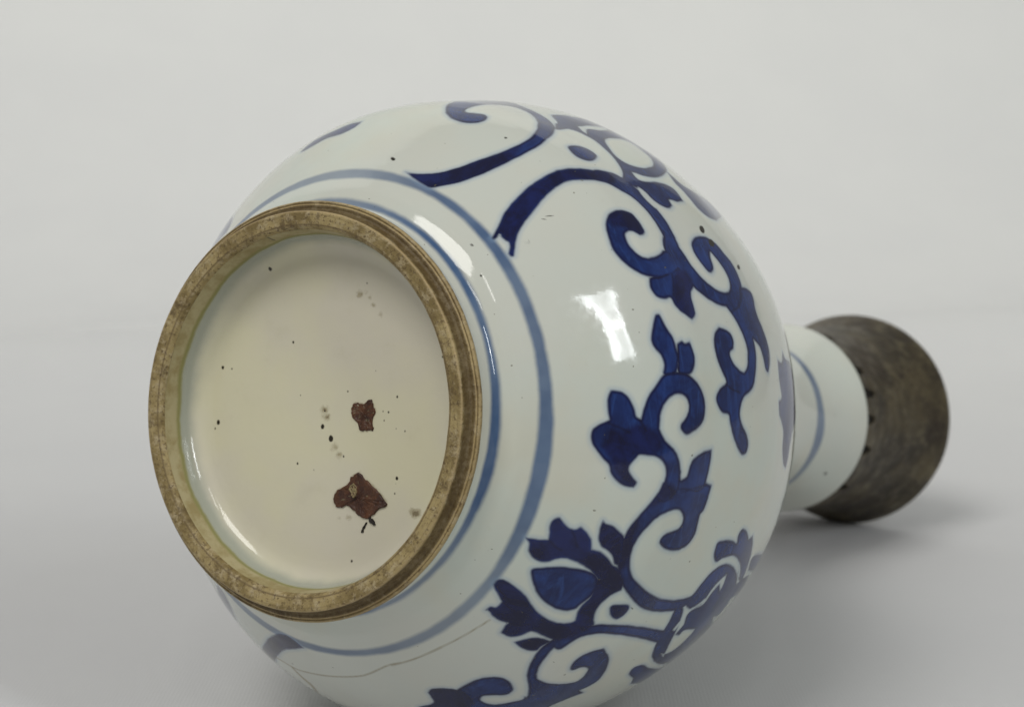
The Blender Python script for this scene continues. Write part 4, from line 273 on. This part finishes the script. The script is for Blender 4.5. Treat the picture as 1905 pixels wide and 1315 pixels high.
# ------------------------------------------------------------------ materials
def mat_porcelain():
    q = NT('painted_porcelain')
    big = q.noise(38, 3, 0.6)
    fine = q.noise(420, 3, 0.6)
    glaze = q.mix(q.ramp(big, 0.35, 0.7), GLAZE, (0.60, 0.605, 0.51))
    glaze = q.mix(q.ramp(q.noise(13, 2), 0.42, 0.62, 0, 0.7), glaze, (0.60, 0.615, 0.565))
    glaze = q.mix(q.ramp(fine, 0.62, 0.85, 0, 0.18), glaze, (0.50, 0.50, 0.40))
    # grey-blue wash bands
    wob = q.math('MULTIPLY', q.math('SUBTRACT', q.noise(160, 3), 0.5), 0.016)
    rg = q.math('ADD', q.attr('sd_ring'), wob)
    band = q.ramp(rg, 0.015, -0.018)
    tone = q.noise(60, 3, 0.6)
    wash = q.mix(q.ramp(tone, 0.36, 0.66), (0.034, 0.085, 0.20), (0.085, 0.145, 0.26))
    colr = q.mix(q.math('MULTIPLY', band, q.attr('ring_force')), glaze, wash)
    # cobalt strokes: halo, body, pooled edge, overlaid dark brushwork
    w2 = q.math('MULTIPLY', q.math('SUBTRACT', q.noise(300, 2), 0.5), 0.008)
    sm = q.math('ADD', q.attr('sd_mid'), w2)
    sk = q.math('ADD', q.attr('sd_dark'), w2)
    both = q.math('MINIMUM', sm, sk)
    halo = q.ramp(both, 0.034, 0.0, 0.0, 0.38)
    colr = q.mix(halo, colr, (0.22, 0.33, 0.48))
    streak = q.noise(95, 4, 0.65, dist=0.6)
    body = q.mix(q.ramp(streak, 0.34, 0.70), (0.003, 0.011, 0.070), (0.010, 0.034, 0.165))
    mp = q.n('ShaderNodeMapping')
    mp.inputs['Scale'].default_value = (1.0, 0.35, 2.6)
    q.l(q.obj(), mp.inputs['Vector'])
    brush = q.noise(170, 4, 0.7, vec=mp.outputs['Vector'], dist=1.2)
    body = q.mix(q.ramp(brush, 0.50, 0.72, 0, 0.55), body, (0.020, 0.062, 0.235))
    body = q.mix(q.ramp(brush, 0.45, 0.28, 0, 0.5), body, (0.003, 0.006, 0.055))
    edge = q.ramp(q.math('ABSOLUTE', q.math('ADD', sm, 0.009)), 0.015, 0.002, 0.0, 0.80)
    body = q.mix(edge, body, (0.002, 0.004, 0.045))
    deep = q.mix(q.ramp(streak, 0.4, 0.7), (0.0012, 0.0014, 0.026), (0.004, 0.009, 0.080))
    body = q.mix(q.ramp(sk, 0.016, -0.024, 0, 0.93), body, deep)
    body = q.mix(q.ramp(q.attr('sd_line'), 0.010, -0.006, 0, 0.8), body, (0.0015, 0.002, 0.028))
    colr = q.mix(q.ramp(both, 0.009, -0.009), colr, body)
    # kiln specks and a brown hairline crack
    colr = q.mix(q.ramp(q.attr('sd_crack'), 0.010, -0.006, 0, 0.75), colr, (0.22, 0.17, 0.075))
    sp = q.ramp(q.attr('sd_speck'), 0.004, -0.004)
    colr = q.mix(sp, colr, (0.015, 0.013, 0.006))
    # scattered pin specks
    pin = q.noise(900, 0)
    colr = q.mix(q.ramp(pin, 0.86, 0.88, 0, 0.6), colr, (0.10, 0.09, 0.05))
    q.l(colr, q.b.inputs['Base Color'])
    q.l(q.ramp(q.noise(500, 2), 0.3, 0.8, 0.05, 0.10), q.b.inputs['Roughness'])
    q.b.inputs['IOR'].default_value = 1.52
    h = q.math('ADD', q.noise(55, 2, 0.5), q.math('MULTIPLY', q.noise(420, 2, 0.5), 0.045))
    q.l(q.bump(h, 0.15, 0.002), q.b.inputs['Normal'])
    return q.m


def mat_base():
    q = NT('base_glaze')
    big = q.noise(24, 3, 0.6)
    glaze = q.mix(q.ramp(big, 0.36, 0.66), (0.65, 0.62, 0.445), (0.615, 0.58, 0.475))
    glaze = q.mix(q.ramp(q.noise(90, 4, 0.65), 0.55, 0.8, 0, 0.25), glaze, (0.50, 0.47, 0.30))
    # olive, burnt band where the glaze stops on the inside of the foot
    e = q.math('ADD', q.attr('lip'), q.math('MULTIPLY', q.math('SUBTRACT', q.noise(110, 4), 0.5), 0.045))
    glaze = q.mix(q.ramp(e, 0.228, 0.16), glaze, (0.37, 0.385, 0.325))  # bluish glaze of the recess wall, its colour darkened to stand in for shade
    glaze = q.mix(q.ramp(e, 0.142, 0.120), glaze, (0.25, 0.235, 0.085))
    bis = q.mix(q.ramp(q.noise(160, 5, 0.7), 0.4, 0.65), (0.41, 0.355, 0.20), (0.30, 0.24, 0.105))
    glaze = q.mix(q.ramp(e, 0.118, 0.096), glaze, bis)
    s = q.math('ADD', q.attr('stain'), q.math('MULTIPLY', q.math('SUBTRACT', q.noise(300, 4, 0.7), 0.5), 0.075))
    glaze = q.mix(q.ramp(s, 0.012, -0.012, 0, 0.65), glaze, (0.25, 0.20, 0.10))
    glaze = q.mix(q.ramp(s, -0.006, -0.016, 0, 0.6), glaze, (0.10, 0.07, 0.03))
    k = q.math('ADD', q.attr('speck'), q.math('MULTIPLY', q.math('SUBTRACT', q.noise(700, 2), 0.5), 0.010))
    glaze = q.mix(q.ramp(k, 0.004, -0.004), glaze, (0.020, 0.016, 0.008))
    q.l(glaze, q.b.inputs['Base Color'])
    rough = q.ramp(e, 0.11, 0.16, 0.55, 0.10)
    q.l(rough, q.b.inputs['Roughness'])
    q.b.inputs['IOR'].default_value = 1.5
    h = q.math('ADD', q.noise(45, 2, 0.5), q.math('MULTIPLY', q.noise(500, 2, 0.5), 0.12))
    q.l(q.bump(h, 0.14, 0.002), q.b.inputs['Normal'])
    return q.m


def mat_foot():
    q = NT('unglazed_foot')
    a = q.noise(75, 5, 0.7)
    b = q.noise(330, 5, 0.75)
    c = q.noise(1100, 3, 0.7)
    colr = q.mix(q.ramp(a, 0.40, 0.60), (0.37, 0.285, 0.125), (0.19, 0.135, 0.045))
    colr = q.mix(q.ramp(b, 0.48, 0.66, 0, 0.8), colr, (0.44, 0.36, 0.215))
    colr = q.mix(q.ramp(q.noise(140, 5, 0.75), 0.54, 0.66, 0, 0.75), colr, (0.095, 0.060, 0.020))
    colr = q.mix(q.ramp(c, 0.53, 0.66, 0, 0.75), colr, (0.09, 0.055, 0.02))
    g = q.attr('groove')
    colr = q.mix(q.math('MULTIPLY', g, q.ramp(b, 0.3, 0.6, 0.95, 0.70)), colr, (0.080, 0.048, 0.012))
    r = q.attr('ridge')
    colr = q.mix(q.math('MULTIPLY', r, q.ramp(b, 0.3, 0.7, 0.85, 0.45)), colr, (0.46, 0.34, 0.17))
    colr = q.mix(q.math('MULTIPLY', q.attr('line'), q.ramp(a, 0.35, 0.65, 1.0, 0.45)), colr, (0.065, 0.034, 0.010))
    q.l(colr, q.b.inputs['Base Color'])
    q.b.inputs['Roughness'].default_value = 0.55
    h = q.math('ADD', b, q.math('MULTIPLY', c, 0.6))
    q.l(q.bump(h, 0.35, 0.0012), q.b.inputs['Normal'])
    return q.m


def mat_metal():
    q = NT('tarnished_metal')
    a = q.noise(55, 6, 0.7)
    b = q.noise(160, 5, 0.7)
    c = q.noise(20, 2, 0.5)
    colr = q.mix(q.ramp(a, 0.35, 0.68), (0.030, 0.022, 0.011), (0.105, 0.083, 0.042))
    colr = q.mix(q.ramp(b, 0.50, 0.70, 0, 0.6), colr, (0.185, 0.155, 0.083))
    colr = q.mix(q.ramp(c, 0.50, 0.62, 0, 0.45), colr, (0.030, 0.017, 0.009))
    colr = q.mix(q.ramp(q.noise(230, 3), 0.62, 0.70, 0, 0.8), colr, (0.018, 0.010, 0.006))
    q.l(colr, q.b.inputs['Base Color'])
    q.b.inputs['Metallic'].default_value = 0.35
    q.l(q.ramp(b, 0.3, 0.7, 0.62, 0.42), q.b.inputs['Roughness'])
    q.l(q.bump(q.math('ADD', a, q.math('MULTIPLY', b, 0.5)), 0.5, 0.0015), q.b.inputs['Normal'])
    return q.m


def mat_simple(name, c0, c1, scale, rough, bump=0.3):
    q = NT(name)
    a = q.noise(scale, 5, 0.7)
    q.l(q.mix(q.ramp(a, 0.38, 0.64), c0, c1), q.b.inputs['Base Color'])
    q.b.inputs['Roughness'].default_value = rough
    q.l(q.bump(a, bump, 0.001), q.b.inputs['Normal'])
    return q.m


def mat_cloth():
    q = NT('white_cloth')
    o = q.obj()
    a = q.noise(9, 4, 0.6)
    colr = q.mix(q.ramp(a, 0.3, 0.7), (0.578, 0.580, 0.590), (0.593, 0.595, 0.602))

    def weave(direction, scale):
        w = q.n('ShaderNodeTexWave', wave_type='BANDS', bands_direction=direction, wave_profile='SIN')
        w.inputs['Scale'].default_value = scale
        w.inputs['Distortion'].default_value = 1.2
        w.inputs['Detail'].default_value = 2.0
        w.inputs['Detail Scale'].default_value = 0.6
        q.l(o, w.inputs['Vector'])
        return w.outputs['Fac']
    wv = q.math('ADD', weave('X', 290), weave('Y', 330))
    colr = q.mix(q.ramp(wv, 0.2, 1.8, 0.11, 0.0), colr, (0.40, 0.40, 0.43))
    q.l(colr, q.b.inputs['Base Color'])
    q.b.inputs['Roughness'].default_value = 0.85
    q.b.inputs['Sheen Weight'].default_value = 0.12
    q.l(q.bump(wv, 0.14, 0.0003), q.b.inputs['Normal'])
    return q.m


M_PORC, M_BASE, M_FOOT, M_METAL = mat_porcelain(), mat_base(), mat_foot(), mat_metal()
M_FLAW = mat_simple('iron_flaw', (0.042, 0.013, 0.006), (0.100, 0.036, 0.012), 260, 0.40, 0.8)
M_OLIVE = mat_simple('pale_flaw', (0.30, 0.24, 0.12), (0.20, 0.13, 0.06), 300, 0.5, 0.4)
M_SOOT = mat_simple('black_flaw', (0.012, 0.009, 0.006), (0.03, 0.02, 0.01), 300, 0.5, 0.4)
M_CEMENT = mat_simple('dark_cement', (0.006, 0.005, 0.003), (0.014, 0.010, 0.006), 200, 0.9, 0.5)
M_CLOTH = mat_cloth()


# ------------------------------------------------------------------ mesh helpers
def mesh_obj(name, verts, faces, mat, parent=None, smooth=True):
    me = bpy.data.meshes.new(name)
    v = np.asarray(verts, dtype=np.float32)
    fa = np.asarray(faces, dtype=np.int32)
    me.vertices.add(len(v))
    me.vertices.foreach_set('co', v.ravel())
    k = fa.shape[1]
    me.loops.add(fa.size)
    me.loops.foreach_set('vertex_index', fa.ravel())
    me.polygons.add(len(fa))
    me.polygons.foreach_set('loop_start', np.arange(0, fa.size, k, dtype=np.int32))
    me.polygons.foreach_set('loop_total', np.full(len(fa), k, dtype=np.int32))
    me.update(calc_edges=True)
    me.validate()
    if smooth:
        me.polygons.foreach_set('use_smooth', np.ones(len(me.polygons), dtype=bool))
    me.materials.append(mat)
    o = bpy.data.objects.new(name, me)
    col.objects.link(o)
    o.parent = parent
    return o


def grid_faces(nr, nt):
    """nr rings of nt points, closed around."""
    i, j = np.meshgrid(np.arange(nr - 1), np.arange(nt), indexing='ij')
    a = i * nt + j
    b = i * nt + (j + 1) % nt
    return np.stack([a, b, b + nt, a + nt], -1).reshape(-1, 4)


def lathe(z, r, nt):
    t = np.linspace(0, 2 * np.pi, nt, endpoint=False)
    Z, T = np.meshgrid(z, t, indexing='ij')
    Q = np.meshgrid(r, t, indexing='ij')[0]
    return np.stack([Q * np.cos(T), Q * np.sin(T), Z], -1), T


def attribute(o, name, values):
    a = o.data.attributes.new(name, 'FLOAT', 'POINT')
    a.data.foreach_set('value', np.asarray(values, dtype=np.float32).ravel())


def signed_distance(px, py, poly):
    """Signed distance (negative inside) of points to a closed polygon."""
    d2 = np.full(px.shape, 1e9)
    inside = np.zeros(px.shape, bool)
    x0, y0 = poly[-1]
    for x1, y1 in poly:
        ex, ey = x1 - x0, y1 - y0
        L = ex * ex + ey * ey
        if L > 1e-14:
            wx, wy = px - x0, py - y0
            t = np.clip((wx * ex + wy * ey) / L, 0, 1)
            d2 = np.minimum(d2, (wx - t * ex) ** 2 + (wy - t * ey) ** 2)
            if y0 != y1:
                c = (y0 > py) != (y1 > py)
                inside ^= c & (px < x0 + ex * (py - y0) / (y1 - y0))
        x0, y0 = x1, y1
    d = np.sqrt(d2)
    return np.where(inside, -d, d)


def densify(z, r, n):
    """Catmull-Rom through profile points, resampled evenly along its length."""
    p = np.stack([np.array(z, float), np.array(r, float)], 1)
    p = np.vstack([2 * p[0] - p[1], p, 2 * p[-1] - p[-2]])
    t = np.linspace(0, 1, 10, endpoint=False)[:, None]
    o = []
    for i in range(1, len(p) - 2):
        a, b, c, e = p[i - 1:i + 3]
        o.append(.5 * ((2 * b) + (-a + c) * t + (2 * a - 5 * b + 4 * c - e) * t * t + (-a + 3 * b - 3 * c + e) * t ** 3))
    o = np.vstack(o + [p[-2][None]])
    s = np.r_[0, np.cumsum(np.hypot(*np.diff(o, axis=0).T))]
    q = np.linspace(0, s[-1], n)
    return np.interp(q, s, o[:, 0]), np.interp(q, s, o[:, 1])


# ------------------------------------------------------------------ the setting: one white cloth swept up behind
def build_cloth():
    rng = np.random.RandomState(4)
    nx, ny = 260, 300
    xs = np.linspace(-34, 34, nx)
    arc_r, y0 = 13.0, 25.0
    arc = arc_r * math.pi / 2
    s = np.r_[np.linspace(-6, y0, 190, endpoint=False), np.linspace(y0, y0 + arc + 30, ny - 190)]
    Y = np.where(s < y0, s, np.where(s < y0 + arc, y0 + arc_r * np.sin(np.clip((s - y0) / arc_r, 0, math.pi / 2)), y0 + arc_r))
    Z = np.where(s < y0, 0, np.where(s < y0 + arc, arc_r * (1 - np.cos(np.clip((s - y0) / arc_r, 0, math.pi / 2))), arc_r + s - y0 - arc))
    X2, S2 = np.meshgrid(xs, s, indexing='xy')
    Y2 = np.repeat(Y[:, None], nx, 1)
    Z2 = np.repeat(Z[:, None], nx, 1)
    # shallow soft undulations of the cloth, none of them under the vase
    w = np.zeros_like(X2)
    for k in range(9):
        ang = rng.uniform(0, math.pi)
        fr = rng.uniform(0.25, 0.9)
        w += np.sin((X2 * math.cos(ang) * 0.6 + S2 * math.sin(ang)) * fr + rng.uniform(0, 6.28)) / 9 / fr
    d = np.hypot(X2 - 1.2, S2 - 11.5)
    away = np.clip((d - 5.0) / 6.0, 0, 1)
    Z2 = Z2 + np.where(S2 < y0 + arc, (w - 0.35) * 0.16 * away * away, 0)
    Z2 = np.where(S2 < y0, np.minimum(Z2, 0.10), Z2)
    # one long soft ridge in the cloth well behind the vase
    crest = 22.6 + 0.03 * X2 + 0.5 * np.sin(X2 * 0.21 + 1.0)
    Z2 = Z2 + 0.34 * np.exp(-((S2 - crest) / 2.0) ** 2)
    a = R(14)
    V = np.stack([X2 * math.cos(a) - Y2 * math.sin(a), X2 * math.sin(a) + Y2 * math.cos(a), Z2], -1).reshape(-1, 3) * S
    i, j = np.meshgrid(np.arange(ny - 1), np.arange(nx - 1), indexing='ij')
    q = i * nx + j
    F = np.stack([q, q + 1, q + nx + 1, q + nx], -1).reshape(-1, 4)
    o = mesh_obj('backdrop_cloth', V, F, M_CLOTH)
    o['kind'] = 'structure'
    o['label'] = 'plain white cloth under and behind the vase'
    return o


build_cloth()

# ------------------------------------------------------------------ the vase
from mathutils import Matrix
vase = bpy.data.objects.new('porcelain_vase', None)
vase.empty_display_size = 0.03
ax_u = (0.84464407, -0.52890765, 0.08266256)
ax_v = (-0.01894303, -0.18384794, -0.98277215)
ax_d = (0.53499305, 0.82852679, -0.16530519)
vase.matrix_world = Matrix(((ax_u[0], ax_v[0], ax_d[0], -1.08115697 * S),
                            (ax_u[1], ax_v[1], ax_d[1], 9.00125549 * S),
                            (ax_u[2], ax_v[2], ax_d[2], 2.05192196 * S),
                            (0, 0, 0, 1)))
col.objects.link(vase)
vase['label'] = 'blue and white porcelain bottle vase with brown metal mouth mount lying on its side'
vase['category'] = 'vase'


def body_profile():
    P = [p for p in PROFILE if p[0] > 0.395]
    # foot wall, hollow above it, then the little shoulder between the two blue bands
    low = [(0.088, 1.050), (0.105, 1.042), (0.15, 1.036), (0.195, 1.040), (0.222, 1.052), (0.243, 1.074),
           (0.265, 1.108), (0.290, 1.143), (0.330, 1.180), (0.370, 1.216)]
    P = low + P
    return [p[0] for p in P], [p[1] for p in P]


pz, prr = body_profile()
fz, fr = densify(pz, prr, 4000)
CUT = 4.25                                            # belly below, neck above
fs = np.r_[0, np.cumsum(np.hypot(np.diff(fz), np.diff(fr)))]


def paint(T, Z, Rr):
    """Distance fields of the brushwork on a (rings x angles) grid; all in vase units."""
    FAR = 0.08
    nr, nt = T.shape
    deg = np.degrees(T[0])
    deg = (deg + 180) % 360 - 180                     # -180..180
    srow = np.interp(Z[:, 0], fz, fs)
    out = {k: np.full(T.shape, FAR) for k in ('mid', 'dark', 'line', 'speck', 'crack')}
    jobs = []
    for cls, txt in PAINT:
        q = np.array([[float(c) for c in t.split(',')] for t in txt.split()])
        jobs.append((cls, q))
        m = q[:, 0].mean()                            # the scroll goes on round the back
        if cls in ('mid', 'dark', 'line', 'white') and -46 < q[:, 0].min() and q[:, 0].max() < 40:
            b = q.copy()
            b[:, 0] += 181
            jobs.append((cls, b))
    for cls, q in jobs:
        ps = np.interp(q[:, 1], fz, fs)
        rm = float(np.interp(q[:, 1].mean(), fz, fr))
        c0 = 0.5 * (q[:, 0].min() + q[:, 0].max())
        rel = (deg - c0 + 180) % 360 - 180
        mg = 0.07
        half = 0.5 * (q[:, 0].max() - q[:, 0].min()) + math.degrees(mg / rm)
        js = np.where(np.abs(rel) <= half)[0]
        is_ = np.where((srow >= ps.min() - mg) & (srow <= ps.max() + mg))[0]
        if len(js) == 0 or len(is_) == 0:
            continue
        X, Y = np.meshgrid(np.radians(rel[js]) * rm, srow[is_])
        poly = np.stack([np.radians(q[:, 0] - c0) * rm, ps], 1)
        sd = signed_distance(X, Y, poly)
        ix = np.ix_(is_, js)
        if cls == 'white':
            for k in ('mid', 'dark'):
                out[k][ix] = np.maximum(out[k][ix], -sd)
        else:
            out[cls][ix] = np.minimum(out[cls][ix], sd)
    return out


def ring_field(T, Z):
    s = np.interp(Z, fz, fs)
    best = np.full(T.shape, 0.08)
    force = np.ones(T.shape)
    # mean height, wobble (cos, sin), half width, strength
    for z0, wc, ws, hw, fo in ((0.2185, -0.002, -0.018, 0.026, 1.0), (0.389, -0.004, 0.004, 0.034, 0.92), (5.291, 0, 0, 0.055, 0.85)):
        zr = z0 + wc * np.cos(T) + ws * np.sin(T)
        w = hw * (1 + 0.18 * np.sin(3 * T + 1.0) + 0.10 * np.sin(7 * T))
        d = np.abs(s - np.interp(zr, fz, fs)) - w
        force = np.where(d < best, fo * (0.90 + 0.12 * np.sin(2 * T + 2.2) + 0.08 * np.sin(5 * T)), force)
        best = np.minimum(best, d)
    return best, force


def build_body():
    n = 470
    end = float(np.interp(CUT, fz, fs))
    s = np.linspace(0, end, n)
    z, r = np.interp(s, fs, fz), np.interp(s, fs, fr)
    V, T = lathe(z, r, 1500)
    Z = V[..., 2]
    o = mesh_obj('body', V.reshape(-1, 3) * S, grid_faces(n, 1500), M_PORC, vase)
    f = paint(T, Z, None)
    for k, v in f.items():
        attribute(o, 'sd_' + k, v)
    b, fo = ring_field(T, Z)
    attribute(o, 'sd_ring', b)
    attribute(o, 'ring_force', fo)
    # neck
    s0 = np.linspace(end, fs[-1], 110)
    z, r = np.interp(s0, fs, fz), np.interp(s0, fs, fr)
    z = np.r_[z, z[-1] + 0.004, z[-1] + 0.004, 5.2]       # hidden inside the mount, then the inside of the neck
    r = np.r_[r, r[-1] - 0.06, r[-1] - 0.12, 0.5]
    V, T = lathe(z, r, 360)
    o = mesh_obj('neck', V.reshape(-1, 3) * S, grid_faces(len(z), 360), M_PORC, vase)
    Z = V[..., 2]
    b, fo = ring_field(T, Z)
    big = np.full(T.shape, 0.08)
    ca, cz = R(40.0), 5.62
    sp = np.hypot((T - ca) * 0.66, Z - cz) - 0.016
    attribute(o, 'sd_ring', b)
    attribute(o, 'ring_force', fo)
    for k in ('mid', 'dark', 'line', 'crack'):
        attribute(o, 'sd_' + k, big)
    attribute(o, 'sd_speck', np.minimum(big, sp))


build_body()


def build_foot():
    prof = [(0.034, 0.909), (0.020, 0.914), (0.009, 0.921), (0.003, 0.932), (0.000, 0.950), (-0.003, 0.972), (-0.003, 0.986),
            (-0.001, 0.994), (0.003, 0.999), (0.010, 1.001), (0.016, 1.000), (0.030, 1.001), (0.046, 1.005), (0.056, 1.010),
            (0.061, 1.018), (0.061, 1.026), (0.063, 1.034), (0.068, 1.040), (0.066, 1.045), (0.067, 1.052), (0.074, 1.057),
            (0.083, 1.058), (0.092, 1.055), (0.100, 1.040)]
    z, r = densify([p[0] for p in prof], [p[1] for p in prof], 110)
    V, T = lathe(z, r, 720)
    rng = np.random.RandomState(7)
    # uneven, slightly chipped edge
    wob = np.zeros(720)
    for k in range(3, 60):
        wob += np.sin(T[0] * k + rng.uniform(0, 6.28)) * rng.uniform(0, 1) / k ** 0.7
    wob *= 0.0016
    V[..., 2] += wob[None]
    V[..., 0] *= 1 + 0.6 * wob[None]
    V[..., 1] *= 1 + 0.6 * wob[None]
    o = mesh_obj('foot_ring', V.reshape(-1, 3) * S, grid_faces(len(z), 720), M_FOOT, vase)
    rr = np.repeat(r[:, None], 720, 1)
    zz = np.repeat(z[:, None], 720, 1)
    g = np.clip((zz - 0.012) / 0.012, 0, 1) * np.clip((1.036 - rr) / 0.004, 0, 1) * (rr > 0.995)
    attribute(o, 'groove', g)
    attribute(o, 'line', np.clip(1 - np.abs(rr - 1.046) / 0.0035, 0, 1) * (zz > 0.05) + np.clip(1 - np.abs(zz - 0.090) / 0.006, 0, 1) * (rr > 1.05)
              + 0.8 * np.clip(1 - np.abs(rr - 0.931) / 0.007, 0, 1)
              + 0.15 * np.clip(1 - np.abs(rr - 0.957) / 0.004, 0, 1) + 0.35 * np.clip(1 - np.abs(rr - 0.981) / 0.005, 0, 1) * (zz < 0.01))
    attribute(o, 'ridge', np.clip(1 - np.abs(rr - 1.039) / 0.005, 0, 1) + np.clip(1 - np.abs(rr - 1.055) / 0.004, 0, 1) * (zz < 0.088)
              + np.clip(1 - np.hypot(rr - 0.998, zz - 0.002) / 0.009, 0, 1))


build_foot()


def build_base():
    prof = [(0.034, 0.909), (0.07, 0.902), (0.12, 0.894), (0.16, 0.884), (0.19, 0.870), (0.215, 0.847), (0.231, 0.815), (0.238, 0.775),
            (0.240, 0.72), (0.239, 0.55), (0.237, 0.35), (0.236, 0.15), (0.236, 0.004)]
    z, r = densify([p[0] for p in prof], [p[1] for p in prof], 260)
    V, T = lathe(z, r, 720)
    # hand-made unevenness
    V[..., 2] += 0.004 * np.sin(2 * T + 0.7) * np.clip(V[..., 2] / 0.24, 0, 1) * (np.repeat(r[:, None], 720, 1) / 0.9)
    vv = V.reshape(-1, 3)
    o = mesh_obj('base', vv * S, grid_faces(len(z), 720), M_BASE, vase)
    x, y = vv[:, 0], vv[:, 1]
    k = np.full(len(vv), 0.08)
    st = np.full(len(vv), 0.08)
    for (a, b, rad, kind) in SPECKS:
        d = np.hypot((x - a) * (1.15 if kind < 2 else 0.8), y - b) - rad * (0.8 if kind == 0 else 0.6 if kind == 1 else 1.0)
        if kind < 2:
            k = np.minimum(k, d)
        else:
            st = np.minimum(st, d)
    for poly in (FLAW1, FLAW2):                       # brown stain round the burst flaws
        m = (np.abs(x - poly[0][0]) < 0.35) & (np.abs(y - poly[0][1]) < 0.35)
        st[m] = np.minimum(st[m], signed_distance(x[m], y[m], poly) + 0.002)
    attribute(o, 'speck', k)
    attribute(o, 'stain', st)
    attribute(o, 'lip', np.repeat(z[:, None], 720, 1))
    return o


base = build_base()


def flaw(name, poly, mat, h, seed):
    """A rough, slightly domed scab of burnt iron on the glaze."""
    rng = np.random.RandomState(seed)
    p = np.array(poly)
    # closed Catmull-Rom outline with a ragged edge
    N = len(p)
    o = []
    for i in range(N):
        a, b, c, e = p[i - 1], p[i], p[(i + 1) % N], p[(i + 2) % N]
        for j in range(4):
            t = j / 4
            o.append(.5 * ((2 * b) + (-a + c) * t + (2 * a - 5 * b + 4 * c - e) * t * t + (-a + 3 * b - 3 * c + e) * t ** 3))
    o = np.array(o) + rng.normal(0, 0.0022, (4 * N, 2))
    c = o.mean(0)
    rings = [(1.0, -0.003), (0.985, h * 0.8), (0.93, h), (0.82, h * 0.55), (0.62, h * 0.6), (0.38, h * 0.4), (0.15, h * 0.6)]
    n = len(o)
    V = []
    for k, z in rings:
        zz = -z + (rng.normal(0, h * 0.30, n) if k < 0.98 else 0)
        q = c + (o - c) * k
        V.append(np.c_[q, np.full(n, 0.2385) + zz])
    V = np.vstack(V + [[[c[0], c[1], 0.2385 - h * 0.5]]])
    F = grid_faces(len(rings), n).tolist()
    L = (len(rings) - 1) * n
    F += [[L + j, L + (j + 1) % n, len(V) - 1, len(V) - 1] for j in range(n)]
    me = bpy.data.meshes.new(name)
    me.from_pydata((V * S).tolist(), [], [f if f[2] != f[3] else f[:3] for f in F])
    me.materials.append(mat)
    me.update()
    for pl in me.polygons:
        pl.use_smooth = True
    ob = bpy.data.objects.new(name, me)
    col.objects.link(ob)
    ob.parent = base
    return ob


flaw('glaze_flaw', FLAW1, M_FLAW, 0.008, 1)
flaw('glaze_flaw', FLAW2, M_FLAW, 0.008, 2)['label'] = 'larger reddish brown burst flaw in the base glaze'
flaw('glaze_flaw', OLIVE, M_OLIVE, 0.011, 3)
flaw('glaze_flaw', TAIL1, M_SOOT, 0.006, 4)
flaw('glaze_flaw', TAIL2, M_SOOT, 0.004, 5)


def build_mount():
    prof = [(5.864, 0.700), (5.868, 0.712), (5.885, 0.716), (6.00, 0.708), (6.25, 0.700), (6.55, 0.712), (6.80, 0.744), (7.00, 0.788),
            (7.14, 0.832), (7.22, 0.858), (7.26, 0.866), (7.29, 0.860), (7.30, 0.840), (7.28, 0.815), (7.15, 0.77), (6.9, 0.70), (6.5, 0.65), (6.0, 0.64)]
    z, r = densify([p[0] for p in prof], [p[1] for p in prof], 120)
    nt = 480
    V, T = lathe(z, r, nt)
    rng = np.random.RandomState(11)
    t = T[0]
    dent = np.zeros(nt)
    for k in range(2, 9):
        dent += np.sin(k * t + rng.uniform(0, 6.28)) * rng.uniform(0.2, 1) / k
    V[..., :2] *= (1 + 0.006 * dent * np.clip((V[..., 2] - 5.86) / 1.0, 0, 1))[..., None]
    # ragged lower edge with bites out of it
    bite = np.zeros(nt)
    for c in np.radians([-31, -16, 0, 19, 47, 80, 130, 170, 215, 262, 300]):
        dlt = (t - c + np.pi) % (2 * np.pi) - np.pi
        bite = np.maximum(bite, np.exp(-(dlt / R(3.0)) ** 4) * rng.uniform(0.6, 1.0))
    zf = V[..., 2]
    near = np.clip(1 - (zf - 5.862) / 0.24, 0, 1)
    outer = (np.arange(len(z)) < 60)[:, None]
    V[..., 2] = zf + np.where(outer, bite[None] * 0.26 * near, 0)
    mount = mesh_obj('mouth_mount', V.reshape(-1, 3) * S, grid_faces(len(z), nt), M_METAL, vase)
    mount['label'] = 'tarnished brown metal mount round the mouth'
    # dark bedding showing in the bites
    V, T = lathe(np.array([5.868, 5.872, 6.10]), np.array([0.690, 0.704, 0.690]), 240)
    mesh_obj('bedding', V.reshape(-1, 3) * S, grid_faces(3, 240), M_CEMENT, mount)


build_mount()
